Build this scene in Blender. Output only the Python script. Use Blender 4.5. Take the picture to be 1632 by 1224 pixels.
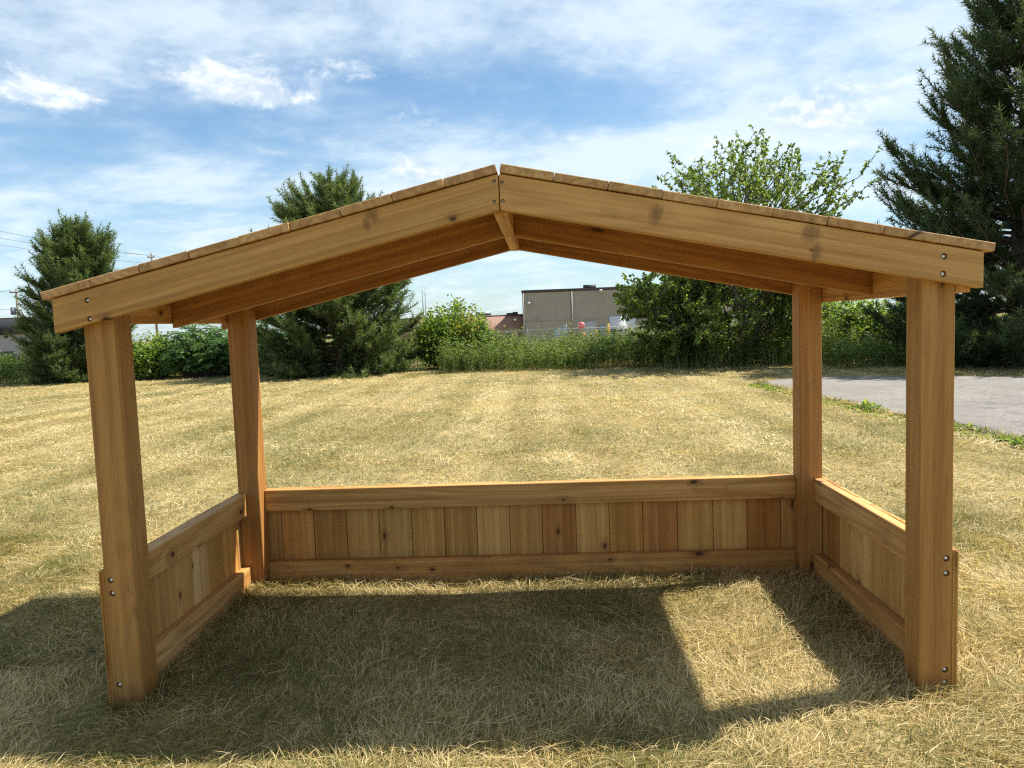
import bpy, bmesh, math, random
import numpy as np
from mathutils import Matrix, Vector

for o in list(bpy.data.objects):
    bpy.data.objects.remove(o)
SC = bpy.context.scene
COL = SC.collection

# ------------------------------------------------------------------ camera
GZ = 0.722
CAM = np.array([0.0912, -2.081, 1.8006 - GZ])
c_r = np.array([0.99852933, 0.04001792, -0.03657512])
c_u = np.array([0.0332131, 0.08167414, 0.99610553])
c_f = np.array([-0.04284931, 0.99585536, -0.0802249])
FPX = 1201.36
cam_d = bpy.data.cameras.new('camera')
cam_d.sensor_width = 36.0
cam_d.lens = FPX / 1632 * 36.0
cam_d.clip_start = 0.05
cam_d.clip_end = 3000
cam = bpy.data.objects.new('camera', cam_d)
COL.objects.link(cam)
M = Matrix.Identity(4)
for i in range(3):
    M[i][0] = c_r[i]; M[i][1] = c_u[i]; M[i][2] = -c_f[i]; M[i][3] = CAM[i]
cam.matrix_world = M
SC.camera = cam

# ------------------------------------------------------------------ sky and sun
SUN = Vector((0.65, 0.165, 1.0)).normalized()
EL = math.asin(SUN.z)
SKY_STRENGTH = 0.076
world = bpy.data.worlds.new('World')
SC.world = world
world.use_nodes = True
wn = world.node_tree
wn.nodes.clear()


class NT:
    """small helper for building node trees"""
    def __init__(self, tree): self.t = tree
    def n(self, typ, **kw):
        nd = self.t.nodes.new(typ)
        for k, v in kw.items():
            if k == 'ins':
                for kk, vv in v.items():
                    if isinstance(vv, bpy.types.NodeSocket): self.t.links.new(vv, nd.inputs[kk])
                    else: nd.inputs[kk].default_value = vv
            else: setattr(nd, k, v)
        return nd
    def math(self, op, a, b=0.0, c=None, clamp=False):
        ins = {0: a, 1: b}
        if c is not None: ins[2] = c
        return self.n('ShaderNodeMath', operation=op, use_clamp=clamp, ins=ins).outputs[0]
    def vm(self, op, a, b=(0, 0, 0)):
        nd = self.n('ShaderNodeVectorMath', operation=op, ins={0: a, 1: b})
        return nd.outputs['Value'] if op in ('DOT_PRODUCT', 'LENGTH', 'DISTANCE') else nd.outputs[0]
    def mix(self, f, a, b, blend='MIX'):
        nd = self.n('ShaderNodeMix', data_type='RGBA', blend_type=blend)
        for s, v in ((nd.inputs[0], f), (nd.inputs[6], a), (nd.inputs[7], b)):
            if isinstance(v, bpy.types.NodeSocket): self.t.links.new(v, s)
            else: s.default_value = (*v, 1.0) if isinstance(v, tuple) and len(v) == 3 else v
        return nd.outputs[2]
    def noise(self, vec, scale, detail=4, rough=.5, dist=0.0, out=0):
        return self.n('ShaderNodeTexNoise', ins={'Vector': vec, 'Scale': scale, 'Detail': detail, 'Roughness': rough, 'Distortion': dist}).outputs[out]
    def ss(self, v, a, b, lo=0.0, hi=1.0):
        return self.n('ShaderNodeMapRange', interpolation_type='SMOOTHSTEP', ins={0: v, 1: a, 2: b, 3: lo, 4: hi}).outputs[0]
    def lin(self, v, a, b, lo=0.0, hi=1.0):
        return self.n('ShaderNodeMapRange', ins={0: v, 1: a, 2: b, 3: lo, 4: hi}).outputs[0]
    def link(self, a, b): self.t.links.new(a, b)


def pix_dir(px, py):
    d = c_f + (px - 816) / FPX * c_r + (612 - py) / FPX * c_u
    return d / np.linalg.norm(d)


def build_sky():
    g = NT(wn)
    sky = g.n('ShaderNodeTexSky', sky_type='NISHITA', sun_disc=False)
    sky.sun_elevation = EL
    sky.sun_rotation = math.atan2(SUN.x, SUN.y)
    sky.air_density = 1.0; sky.dust_density = 0.6; sky.ozone_density = 2.0
    tc = g.n('ShaderNodeTexCoord').outputs['Generated']
    sep = g.n('ShaderNodeSeparateXYZ', ins={0: tc})
    z = g.math('MAXIMUM', sep.outputs[2], 0.0)
    den = g.math('ADD', z, 0.20)
    px = g.math('DIVIDE', sep.outputs[0], den); py = g.math('DIVIDE', sep.outputs[1], den)
    P = g.n('ShaderNodeCombineXYZ', ins={0: px, 1: py, 2: 0.0}).outputs[0]
    # veil of high streaky cloud
    mp = g.n('ShaderNodeMapping', ins={0: P, 1: (3.1, 7.7, 0), 2: (0, 0, math.radians(-22)), 3: (1.0, 1.15, 1)}).outputs[0]
    veil = g.noise(mp, 1.9, 6, .58, .3)
    fine = g.noise(mp, 6.5, 5, .62, .15)
    veil = g.math('ADD', g.math('MULTIPLY', veil, .68), g.math('MULTIPLY', fine, .32))
    # clear openings and thicker banks, fixed in the sky
    def lobe(px_, py_, rx, amp, rz=None):
        d = pix_dir(px_, py_)
        diff = g.vm('SUBTRACT', tc, tuple(d))
        rz = rz or rx
        sc = g.vm('MULTIPLY', diff, (1 / rx, 1 / rx, 1 / rz))
        l2 = g.vm('DOT_PRODUCT', sc, sc)
        return g.math('MULTIPLY', g.math('POWER', .3679, l2), amp)
    terms = [lobe(720, 165, .20, -.085, .045), lobe(960, 170, .14, -.09, .035), lobe(60, 215, .22, -.085, .045), lobe(450, 110, .30, -.08, .06),
             lobe(420, 25, .40, .08, .055), lobe(500, 290, .6, .055, .07), lobe(1450, 60, .45, .06, .14), lobe(1080, 40, .3, .05, .05), lobe(1050, 245, .3, .13, .04)]
    s = veil
    for t in terms: s = g.math('ADD', s, t)
    s = g.math('ADD', s, g.math('MULTIPLY', g.math('POWER', .0025, z), .03))
    m1 = g.ss(s, .28, .70)
    # heaped puffs: ragged tops, greyer undersides
    dn = g.vm('MULTIPLY', tc, (1.0, 1.0, 1.7))
    puff = g.noise(dn, 11.0, 6, .66, .2)
    pt = [lobe(40, 138, .045, .30, .020), lobe(105, 158, .050, .30, .016), lobe(290, 115, .050, .26, .026), lobe(370, 138, .065, .28, .020), lobe(440, 158, .04, .24, .012), lobe(560, 100, .06, .22, .026), lobe(640, 268, .05, .28, .020), lobe(700, 282, .04, .22, .012),
          lobe(1020, 195, .03, .22, .006), lobe(1110, 225, .12, .20, .020), lobe(1290, 190, .06, .22, .03), lobe(1390, 150, .06, .18, .02), lobe(1370, 230, .05, .18, .02), lobe(785, 438, .03, .2, .007), lobe(860, 447, .02, .18, .005), lobe(35, 455, .025, .26, .010)]
    s2 = puff
    for t in pt: s2 = g.math('ADD', s2, t)
    m2 = g.ss(s2, .62, .88)
    up = g.noise(g.vm('ADD', dn, (0, 0, .018)), 11.0, 4, .66, .2)
    lit = g.lin(g.math('SUBTRACT', puff, up), -.07, .09)
    ccol = g.mix(g.ss(s, .38, .66), (4.3, 5.6, 6.9), (6.7, 7.6, 8.2))
    pcol = g.mix(lit, (5.2, 6.1, 7.1), (8.3, 8.6, 8.8))
    base = g.mix(1.0, sky.outputs[0], (0.95, 1.14, 1.18), 'MULTIPLY')
    c = g.mix(g.math('MULTIPLY', m1, .80), base, ccol)
    c = g.mix(g.math('MULTIPLY', m2, .85), c, pcol)
    bg = g.n('ShaderNodeBackground', ins={0: c, 1: SKY_STRENGTH})
    out = g.n('ShaderNodeOutputWorld', ins={0: bg.outputs[0]})


build_sky()
world.cycles.sampling_method = 'MANUAL'
world.cycles.sample_map_resolution = 256
sun_d = bpy.data.lights.new('sun', 'SUN')
sun_d.energy = 5.0
sun_d.angle = math.radians(0.55)
sun_d.color = (1.0, 0.95, 0.86)
sun = bpy.data.objects.new('sun', sun_d)
COL.objects.link(sun)
sun.rotation_euler = SUN.to_track_quat('Z', 'Y').to_euler()
sun.location = (6, 2, 12)

SC.render.engine = 'CYCLES'
SC.cycles.use_denoising = False
SC.cycles.filter_width = 1.2
SC.cycles.max_bounces = 6
SC.cycles.diffuse_bounces = 3
SC.cycles.glossy_bounces = 2
SC.cycles.transmission_bounces = 3
SC.cycles.caustics_reflective = False
SC.cycles.caustics_refractive = False
vs = SC.view_settings
vs.view_transform = 'Standard'
vs.look = 'None'
vs.gamma = 1.0
vs.use_curve_mapping = False
vs.exposure = 0.87

# ------------------------------------------------------------------ helpers
RNG = np.random.default_rng(7)
random.seed(7)


def at(px, py, Y):
    """point on the sight line of a photograph pixel at the distance Y"""
    d = pix_dir(px, py)
    t = (Y - CAM[1]) / d[1]
    return CAM + t * d


def tag(o, label=None, cat=None, group=None, kind=None):
    if label: o['label'] = label
    if cat: o['category'] = cat
    if group: o['group'] = group
    if kind: o['kind'] = kind
    return o


def empty(name, loc, label, cat, group=None):
    o = bpy.data.objects.new(name, None)
    o.empty_display_size = .2
    o.location = loc
    COL.objects.link(o)
    return tag(o, label, cat, group)


def link(name, me, mat=None, parent=None):
    o = bpy.data.objects.new(name, me)
    COL.objects.link(o)
    if mat is not None and len(me.materials) == 0: me.materials.append(mat)
    if parent is not None:
        o.parent = parent
    return o


def np_mesh(name, V, tris=None, quads=None, tint=None, smooth=False):
    V = np.asarray(V, np.float32)
    me = bpy.data.meshes.new(name)
    loops = []; starts = []; n = 0
    if quads is not None and len(quads):
        q = np.asarray(quads, np.int32); loops.append(q.ravel()); starts.append(np.arange(len(q)) * 4); n += q.size
    if tris is not None and len(tris):
        t = np.asarray(tris, np.int32); loops.append(t.ravel()); starts.append(n + np.arange(len(t)) * 3)
    L = np.concatenate(loops).astype(np.int32); S = np.concatenate(starts).astype(np.int32)
    me.vertices.add(len(V)); me.vertices.foreach_set('co', V.ravel())
    me.loops.add(len(L)); me.loops.foreach_set('vertex_index', L)
    me.polygons.add(len(S)); me.polygons.foreach_set('loop_start', S)
    if smooth: me.polygons.foreach_set('use_smooth', np.ones(len(S), bool))
    me.update(calc_edges=True)
    if tint is not None:
        a = me.attributes.new('tint', 'FLOAT', 'POINT'); a.data.foreach_set('value', np.asarray(tint, np.float32))
    return me


class Acc:
    """collects vertices / triangles / quads"""
    def __init__(self): self.V = []; self.T = []; self.Q = []; self.C = []; self.n = 0
    def add(self, V, T=None, Q=None, C=None):
        V = np.asarray(V, float).reshape(-1, 3)
        if T is not None: self.T.append(np.asarray(T, int) + self.n)
        if Q is not None: self.Q.append(np.asarray(Q, int) + self.n)
        self.C.append(np.full(len(V), .5) if C is None else np.asarray(C, float))
        self.V.append(V); self.n += len(V)
    def box(self, lo, hi):
        x0, y0, z0 = lo; x1, y1, z1 = hi
        V = [(x0, y0, z0), (x1, y0, z0), (x1, y1, z0), (x0, y1, z0), (x0, y0, z1), (x1, y0, z1), (x1, y1, z1), (x0, y1, z1)]
        self.add(V, Q=[(0, 3, 2, 1), (4, 5, 6, 7), (0, 1, 5, 4), (1, 2, 6, 5), (2, 3, 7, 6), (3, 0, 4, 7)])
    def tube(self, pts, radii, seg=6, cap=True):
        pts = np.asarray(pts, float); k = len(pts)
        radii = np.broadcast_to(np.asarray(radii, float), (k,))
        tg = np.gradient(pts, axis=0); tg /= np.linalg.norm(tg, axis=1)[:, None] + 1e-9
        ref = np.array([0, 0, 1.0]) if abs(tg[0][2]) < .9 else np.array([1.0, 0, 0])
        a = np.arange(seg) * 2 * np.pi / seg
        V = []
        for i in range(k):
            u = np.cross(tg[i], ref); u /= np.linalg.norm(u) + 1e-9; w = np.cross(tg[i], u)
            V.append(pts[i] + radii[i] * (np.cos(a)[:, None] * u + np.sin(a)[:, None] * w))
        V = np.concatenate(V)
        Q = []
        for i in range(k - 1):
            for j in range(seg):
                j2 = (j + 1) % seg
                Q.append((i * seg + j, i * seg + j2, (i + 1) * seg + j2, (i + 1) * seg + j))
        T = []
        if cap:
            V = np.vstack([V, pts[0], pts[-1]])
            for j in range(seg):
                j2 = (j + 1) % seg
                T.append((k * seg, j2, j)); T.append((k * seg + 1, (k - 1) * seg + j, (k - 1) * seg + j2))
        self.add(V, T if T else None, Q)
    def mesh(self, name, smooth=False, tint=False):
        V = np.concatenate(self.V); C = np.concatenate(self.C)
        return np_mesh(name, V, np.concatenate(self.T) if self.T else None, np.concatenate(self.Q) if self.Q else None, C if tint else None, smooth)


def box_part(name, lo, hi, mat, parent):
    a = Acc(); a.box(lo, hi)
    return link(name, a.mesh(name), mat, parent)


_lat = {}
def vnoise(x, y, seed=0):
    """value noise for placing patches"""
    if seed not in _lat: _lat[seed] = np.random.default_rng(1000 + seed).random((256, 256))
    t = _lat[seed]
    xi = np.floor(x).astype(int); yi = np.floor(y).astype(int); fx = x - xi; fy = y - yi
    fx = fx * fx * (3 - 2 * fx); fy = fy * fy * (3 - 2 * fy)
    a = t[xi % 256, yi % 256]; b = t[(xi + 1) % 256, yi % 256]; c = t[xi % 256, (yi + 1) % 256]; d = t[(xi + 1) % 256, (yi + 1) % 256]
    return (a * (1 - fx) + b * fx) * (1 - fy) + (c * (1 - fx) + d * fx) * fy
def fbm(x, y, seed=0, oct=3):
    s = 0; a = .5; tot = 0
    for i in range(oct):
        s = s + a * vnoise(x * 2 ** i + 31.7 * i, y * 2 ** i + 17.3 * i, seed + i); tot += a; a *= .5
    return s / tot


def new_mat(name):
    m = bpy.data.materials.new(name); m.use_nodes = True; m.node_tree.nodes.clear()
    return m, NT(m.node_tree)


def finish(g, bsdf, bump=None):
    g.n('ShaderNodeOutputMaterial', ins={0: bsdf})


def simple_mat(name, col, rough=.7, metal=0.0, noise=0.12, nscale=3.0, bump=0.0):
    m, g = new_mat(name)
    tc = g.n('ShaderNodeTexCoord').outputs['Object']
    nz = g.noise(tc, nscale, 5, .6)
    f = g.lin(nz, .3, .7, 1 - noise, 1 + noise)
    c = g.vm('SCALE', (col[0], col[1], col[2]))
    nd = c.node; g.link(f, nd.inputs['Scale'])
    b = g.n('ShaderNodeBsdfPrincipled', ins={'Base Color': c, 'Roughness': rough, 'Metallic': metal})
    if bump:
        bp = g.n('ShaderNodeBump', ins={'Strength': bump, 'Distance': .01, 'Height': nz}); g.link(bp.outputs[0], b.inputs['Normal'])
    finish(g, b.outputs[0])
    return m


# ------------------------------------------------------------------ materials
def wood_mat(name, light, mid, dark, knots=(), sawn=0.0, grain=1.0, rnd_knots=True, kdens=5.5, kprob=.30, stain=0.0, smears=(), foot=False, band=.46, streak=.62):
    """cedar; the board's local X runs along the grain; knots = (x, z, size) on the board's face"""
    m, g = new_mat(name)
    oi = g.n('ShaderNodeObjectInfo')
    tc = g.n('ShaderNodeTexCoord').outputs['Object']
    off = g.n('ShaderNodeCombineXYZ', ins={0: g.math('MULTIPLY', oi.outputs['Random'], 57.0), 1: g.math('MULTIPLY', oi.outputs['Random'], 13.0), 2: g.math('MULTIPLY', oi.outputs['Random'], 31.0)}).outputs[0]
    P = g.vm('ADD', tc, off)
    # knots
    kd = None
    sep = g.n('ShaderNodeSeparateXYZ', ins={0: tc})
    for (kx, kz, ks) in knots:
        dx = g.math('MULTIPLY', g.math('SUBTRACT', sep.outputs[0], kx), .62)
        dz = g.math('SUBTRACT', sep.outputs[2], kz)
        d = g.math('DIVIDE', g.math('SQRT', g.math('ADD', g.math('MULTIPLY', dx, dx), g.math('MULTIPLY', dz, dz))), ks)
        kd = d if kd is None else g.math('MINIMUM', kd, d)
    smear = None
    for (kx, kz, sx, sz) in smears:
        dx = g.math('DIVIDE', g.math('SUBTRACT', sep.outputs[0], kx), sx); dz = g.math('DIVIDE', g.math('SUBTRACT', sep.outputs[2], kz), sz)
        d = g.math('SQRT', g.math('ADD', g.math('MULTIPLY', dx, dx), g.math('MULTIPLY', dz, dz)))
        smear = d if smear is None else g.math('MINIMUM', smear, d)
    if rnd_knots:
        pv = g.n('ShaderNodeSeparateXYZ', ins={0: P})
        v2 = g.n('ShaderNodeCombineXYZ', ins={0: g.math('MULTIPLY', pv.outputs[0], kdens), 1: g.math('MULTIPLY', g.math('ADD', pv.outputs[2], g.math('MULTIPLY', pv.outputs[1], .8)), 9.0), 2: 0.0}).outputs[0]
        vo = g.n('ShaderNodeTexVoronoi', feature='F1', voronoi_dimensions='2D', ins={'Vector': v2, 'Scale': 1.0, 'Randomness': 1.0})
        cs = g.n('ShaderNodeSeparateColor', ins={0: vo.outputs['Color']})
        gate = g.math('GREATER_THAN', cs.outputs[0], kprob)
        d = g.math('ADD', g.math('MULTIPLY', vo.outputs['Distance'], g.lin(cs.outputs[1], 0, 1, 9.0, 20.0)), g.math('MULTIPLY', gate, 9.0))
        kd = d if kd is None else g.math('MINIMUM', kd, d)
    if kd is None: kd = 9.0
    wob = g.noise(g.vm('MULTIPLY', P, (18, 30, 30)), 1.0, 3)
    kdw = g.math('ADD', kd, g.math('MULTIPLY', g.math('SUBTRACT', wob, .5), .9)) if kd != 9.0 else g.math('ADD', 9.0, 0.0)
    pull = g.math('EXPONENT', g.math('MULTIPLY', g.math('MAXIMUM', kdw, 0.0), -.55))
    # growth rings drawn out along the board
    rp = g.vm('MULTIPLY', P, (.55, 5.0, 5.0))
    rn = g.noise(rp, 1.0, 2, .4, .15)
    ph = g.math('ADD', g.math('MULTIPLY', rn, 105.0 * grain), g.math('MULTIPLY', pull, 9.0))
    ring = g.math('ADD', g.math('MULTIPLY', g.math('SINE', ph), .5), .5)
    ring = g.math('POWER', ring, 1.6)
    fib = g.noise(g.vm('MULTIPLY', P, (1.6, 190, 190)), 1.0, 3, .6)
    fib2 = g.noise(g.vm('MULTIPLY', P, (.7, 62, 62)), 1.0, 3, .55)
    big = g.noise(g.vm('MULTIPLY', P, (.9, 7, 7)), 1.0, 3, .5)
    blot = g.noise(g.vm('MULTIPLY', P, (5, 9, 9)), 1.0, 4, .6)
    c = g.mix(g.ss(big, .38, .62), light, mid)
    c = g.mix(g.math('MULTIPLY', ring, band), c, dark)
    c = g.mix(g.ss(fib2, .44, .74, 0, streak), c, dark)
    c = g.mix(g.ss(fib2, .48, .28, 0, .50), c, (light[0] * 1.15, light[1] * 1.18, light[2] * 1.25))
    c = g.mix(g.ss(fib, .48, .76, 0, .45), c, (dark[0] * .7, dark[1] * .65, dark[2] * .6))
    c = g.mix(g.ss(blot, .56, .76, 0, .30), c, (dark[0] * .6, dark[1] * .6, dark[2] * .65))
    if stain:
        sm = g.noise(g.vm('MULTIPLY', P, (6.0, 12, 12)), 1.0, 6, .7, .4)
        c = g.mix(g.ss(sm, .62, .74, 0, stain), c, (.06, .035, .018))
    if smear is not None:
        sw = g.noise(g.vm('MULTIPLY', P, (70, 20, 16)), 1.0, 5, .7, .6)
        c = g.mix(g.ss(g.math('ADD', smear, g.math('MULTIPLY', g.math('SUBTRACT', sw, .5), 1.5)), 1.15, .25, 0, .62), c, (.135, .070, .030))
    if foot:
        fn = g.noise(g.vm('MULTIPLY', P, (14, 22, 22)), 1.0, 5, .7)
        fh = g.math('ADD', sep.outputs[0], g.math('MULTIPLY', g.math('SUBTRACT', fn, .5), .12))
        c = g.mix(g.ss(fh, .085, .01, 0, .55), c, (.125, .048, .020))
    halo = g.ss(kdw, 3.4, .8, 0, .42)
    c = g.mix(halo, c, (dark[0] * .62, dark[1] * .55, dark[2] * .5))
    core = g.ss(kdw, 1.1, .5, 0, .92)
    c = g.mix(core, c, (.060, .024, .011))
    c = g.mix(1.0, c, oi.outputs['Color'], 'MULTIPLY')
    c = g.mix(1.0, c, (.98, .935, .81), 'MULTIPLY')
    hgt = g.math('ADD', g.math('MULTIPLY', fib, .6), g.math('MULTIPLY', fib2, .5))
    if sawn:
        saw = g.noise(g.vm('MULTIPLY', P, (260, 8, 8)), 1.0, 2, .6)
        hgt = g.math('ADD', hgt, g.math('MULTIPLY', saw, sawn))
    bp = g.n('ShaderNodeBump', ins={'Strength': .35, 'Distance': .0022, 'Height': hgt})
    b = g.n('ShaderNodeBsdfPrincipled', ins={'Base Color': c, 'Roughness': g.lin(fib2, .3, .7, .52, .72), 'Normal': bp.outputs[0], 'Specular IOR Level': .35})
    finish(g, b.outputs[0])
    return m


C_L, C_M, C_D = (.66, .42, .180), (.56, .32, .112), (.33, .155, .046)
WOOD_POST = wood_mat('cedar_post', (.50, .285, .100), (.42, .225, .070), (.25, .115, .034), sawn=.5, kdens=2.2, kprob=.14, stain=.45, foot=True, band=.20, streak=.40)
WOOD_RAIL = wood_mat('cedar_rail', C_L, C_M, C_D)
WOOD_PICK = wood_mat('cedar_picket', (.64, .415, .180), (.53, .305, .108), (.28, .130, .040), grain=.8, kdens=5.0, kprob=.22, band=.15, streak=.46)
WOOD_RAFT = wood_mat('cedar_rafter', (.48, .26, .092), (.41, .205, .064), (.25, .108, .032), kdens=2.6, kprob=.3)
WOOD_DECK = wood_mat('cedar_roof_board', (.58, .38, .19), (.48, .29, .13), (.30, .16, .065))
STEEL = simple_mat('zinc_bolt', (.78, .75, .70), .4, .25, .12, 300)


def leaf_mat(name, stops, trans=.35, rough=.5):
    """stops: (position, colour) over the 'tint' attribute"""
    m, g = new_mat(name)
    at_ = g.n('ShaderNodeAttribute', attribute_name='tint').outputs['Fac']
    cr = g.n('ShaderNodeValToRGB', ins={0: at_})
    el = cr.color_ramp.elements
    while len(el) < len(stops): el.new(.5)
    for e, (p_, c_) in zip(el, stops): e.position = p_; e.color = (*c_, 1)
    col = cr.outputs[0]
    b = g.n('ShaderNodeBsdfPrincipled', ins={'Base Color': col, 'Roughness': rough, 'Specular IOR Level': .35})
    tcol = g.mix(1.0, col, (1.15, 1.1, .55), 'MULTIPLY')
    t = g.n('ShaderNodeBsdfTranslucent', ins={0: tcol})
    mx = g.n('ShaderNodeMixShader', ins={0: trans, 1: b.outputs[0], 2: t.outputs[0]})
    finish(g, mx.outputs[0])
    return m


def bark_mat(name, a, b_):
    m, g = new_mat(name)
    tc = g.n('ShaderNodeTexCoord').outputs['Object']
    nz = g.noise(g.vm('MULTIPLY', tc, (14, 14, 3)), 1.0, 5, .65)
    c = g.mix(g.ss(nz, .35, .65), a, b_)
    bp = g.n('ShaderNodeBump', ins={'Strength': .8, 'Distance': .02, 'Height': nz})
    b = g.n('ShaderNodeBsdfPrincipled', ins={'Base Color': c, 'Roughness': .9, 'Normal': bp.outputs[0]})
    finish(g, b.outputs[0]); return m


BARK_PINE = bark_mat('pine_bark', (.07, .045, .03), (.17, .115, .08))
BARK_GREY = bark_mat('grey_bark', (.06, .05, .04), (.16, .135, .11))

GRASS = leaf_mat('dry_grass', [(0, (.060, .085, .015)), (.25, (.155, .175, .040)), (.45, (.34, .250, .084)), (.7, (.63, .480, .218)), (1.0, (.84, .71, .43))], .32, .6)
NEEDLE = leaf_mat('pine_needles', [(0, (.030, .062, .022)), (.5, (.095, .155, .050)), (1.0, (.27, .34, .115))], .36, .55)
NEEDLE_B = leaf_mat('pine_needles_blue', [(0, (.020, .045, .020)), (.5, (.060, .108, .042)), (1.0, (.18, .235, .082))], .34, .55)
LEAF = leaf_mat('tree_leaf', [(0, (.05, .095, .02)), (.5, (.125, .20, .045)), (1.0, (.29, .37, .09))], .56, .42)
LEAF_BRIGHT = leaf_mat('bright_leaf', [(0, (.08, .15, .028)), (.5, (.18, .29, .050)), (1.0, (.38, .46, .08))], .5, .45)
LEAF_DARK = leaf_mat('sumac_leaf', [(0, (.04, .09, .028)), (.5, (.095, .19, .055)), (1.0, (.19, .30, .10))], .42, .45)
LEAF_YEL = leaf_mat('yellow_vine_leaf', [(0, (.16, .18, .02)), (.5, (.34, .34, .035)), (1.0, (.50, .46, .06))], .42, .5)
WEED = leaf_mat('weed_leaf', [(0, (.040, .075, .018)), (.5, (.115, .185, .042)), (.85, (.23, .29, .075)), (1.0, (.48, .44, .24))], .42, .5)

# ------------------------------------------------------------------ ground
ASPH = [(3.95, 2.2), (3.86, 3.2), (3.84, 3.95), (3.74, 4.9), (3.66, 5.8), (3.60, 6.7), (3.53, 7.4), (3.50, 8.3), (3.40, 9.2), (3.42, 9.75), (3.62, 10.12), (4.1, 10.40), (4.65, 10.45), (5.9, 9.95), (7.09, 9.35), (9.0, 8.6), (12.5, 7.3), (20, 4.6), (20, -3.0), (9, -2.6), (5.4, .3)]


def inside_poly(x, y, poly, grow=0.0):
    r = np.zeros(x.shape, bool); n = len(poly)
    for i in range(n):
        x0, y0 = poly[i]; x1, y1 = poly[(i + 1) % n]
        c = ((y0 > y) != (y1 > y)) & (x < (x1 - x0) * (y - y0) / (y1 - y0 + 1e-12) + x0)
        r ^= c
    return r


def ground_z(x, y):
    x = np.asarray(x, float); y = np.asarray(y, float)
    z = (fbm(x * .9, y * .9, 3) - .5) * .035
    z = z - .030 * np.clip(y - 19, 0, 150)
    return z


def build_ground():
    xs = np.concatenate([-np.geomspace(600, 12, 26), np.linspace(-11.5, 12, 60), np.geomspace(12.6, 600, 26)])
    ys = np.concatenate([-np.geomspace(300, 6, 14), np.linspace(-5.5, 20, 66), np.geomspace(20.6, 900, 34)])
    X, Y = np.meshgrid(xs, ys)
    V = np.stack([X, Y, ground_z(X, Y)], -1).reshape(-1, 3)
    nx, ny = len(xs), len(ys)
    i, j = np.meshgrid(np.arange(nx - 1), np.arange(ny - 1)); a = (j * nx + i).ravel()
    Q = np.stack([a, a + 1, a + nx + 1, a + nx], 1)
    m, g = new_mat('dry_lawn_soil')
    tc = g.n('ShaderNodeTexCoord').outputs['Object']
    n1 = g.noise(tc, .55, 5, .6); n2 = g.noise(tc, 5.0, 6, .7); n3 = g.noise(tc, 60.0, 4, .7)
    st = g.noise(g.vm('MULTIPLY', tc, (1.9, .09, 1)), 1.0, 4, .6)
    c = g.mix(g.ss(n1, .42, .64), (.34, .265, .115), (.18, .165, .058))
    c = g.mix(g.ss(st, .42, .66, 0, .7), c, (.50, .41, .20))
    c = g.mix(g.ss(n2, .45, .7, 0, .5), c, (.20, .15, .06))
    c = g.mix(g.ss(n3, .4, .7, 0, .6), c, (.075, .055, .025))
    bp = g.n('ShaderNodeBump', ins={'Strength': .9, 'Distance': .02, 'Height': g.math('ADD', n3, n2)})
    b = g.n('ShaderNodeBsdfPrincipled', ins={'Base Color': c, 'Roughness': .95, 'Normal': bp.outputs[0], 'Specular IOR Level': .1})
    finish(g, b.outputs[0])
    tag(link('ground', np_mesh('ground', V, quads=Q, smooth=True), m), 'dry mown field of straw coloured grass reaching back to the hedge', 'ground', kind='structure')


build_ground()


def build_asphalt():
    bm = bmesh.new()
    pts = []
    n = len(ASPH); r = random.Random(3)
    for i in range(n):
        a = ASPH[i]; b = ASPH[(i + 1) % n]
        L = math.hypot(b[0] - a[0], b[1] - a[1]); k = max(1, int(L / .22)) if L < 4 else 6
        for j in range(k):
            t = j / k; jt = .03 if L < 4 else 0
            pts.append((a[0] + (b[0] - a[0]) * t + r.uniform(-jt, jt), a[1] + (b[1] - a[1]) * t + r.uniform(-jt, jt)))
    top = [bm.verts.new((x, y, .019)) for x, y in pts]
    bot = [bm.verts.new((x, y, -.06)) for x, y in pts]
    bm.faces.new(top)
    for i in range(len(pts)):
        j = (i + 1) % len(pts)
        bm.faces.new((bot[i], bot[j], top[j], top[i]))
    bmesh.ops.triangulate(bm, faces=[f for f in bm.faces if len(f.verts) > 4])
    bmesh.ops.recalc_face_normals(bm, faces=bm.faces)
    me = bpy.data.meshes.new('asphalt'); bm.to_mesh(me); bm.free()
    m, g = new_mat('weathered_asphalt')
    tc = g.n('ShaderNodeTexCoord').outputs['Object']
    n1 = g.noise(tc, .9, 5, .6); n2 = g.noise(tc, 22, 6, .8); n3 = g.noise(tc, 90, 3, .7)
    vo = g.n('ShaderNodeTexVoronoi', feature='DISTANCE_TO_EDGE', ins={'Vector': g.vm('ADD', tc, g.vm('SCALE', g.noise(tc, 3, 4, .6, 0, 1))), 'Scale': .55})
    c = g.mix(g.ss(n1, .35, .7), (.27, .245, .215), (.21, .19, .165))
    c = g.mix(g.ss(n2, .44, .66, 0, .75), c, (.13, .12, .115))
    c = g.mix(g.ss(n3, .5, .75, 0, .6), c, (.40, .37, .335))
    c = g.mix(g.ss(vo.outputs['Distance'], .012, .003, 0, .55), c, (.08, .075, .07))
    n4 = g.noise(tc, 2.6, 5, .7, .5)
    c = g.mix(g.ss(n4, .56, .64, 0, .35), c, (.20, .185, .165))
    c = g.mix(g.ss(n4, .40, .32, 0, .30), c, (.36, .335, .30))
    bp = g.n('ShaderNodeBump', ins={'Strength': .8, 'Distance': .012, 'Height': g.math('ADD', n2, n3)})
    b = g.n('ShaderNodeBsdfPrincipled', ins={'Base Color': c, 'Roughness': .9, 'Normal': bp.outputs[0], 'Specular IOR Level': .2})
    finish(g, b.outputs[0])
    tag(link('paved_drive', me, m), 'weathered pale grey asphalt drive at the right edge of the field', 'drive', kind='structure')


build_asphalt()

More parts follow.
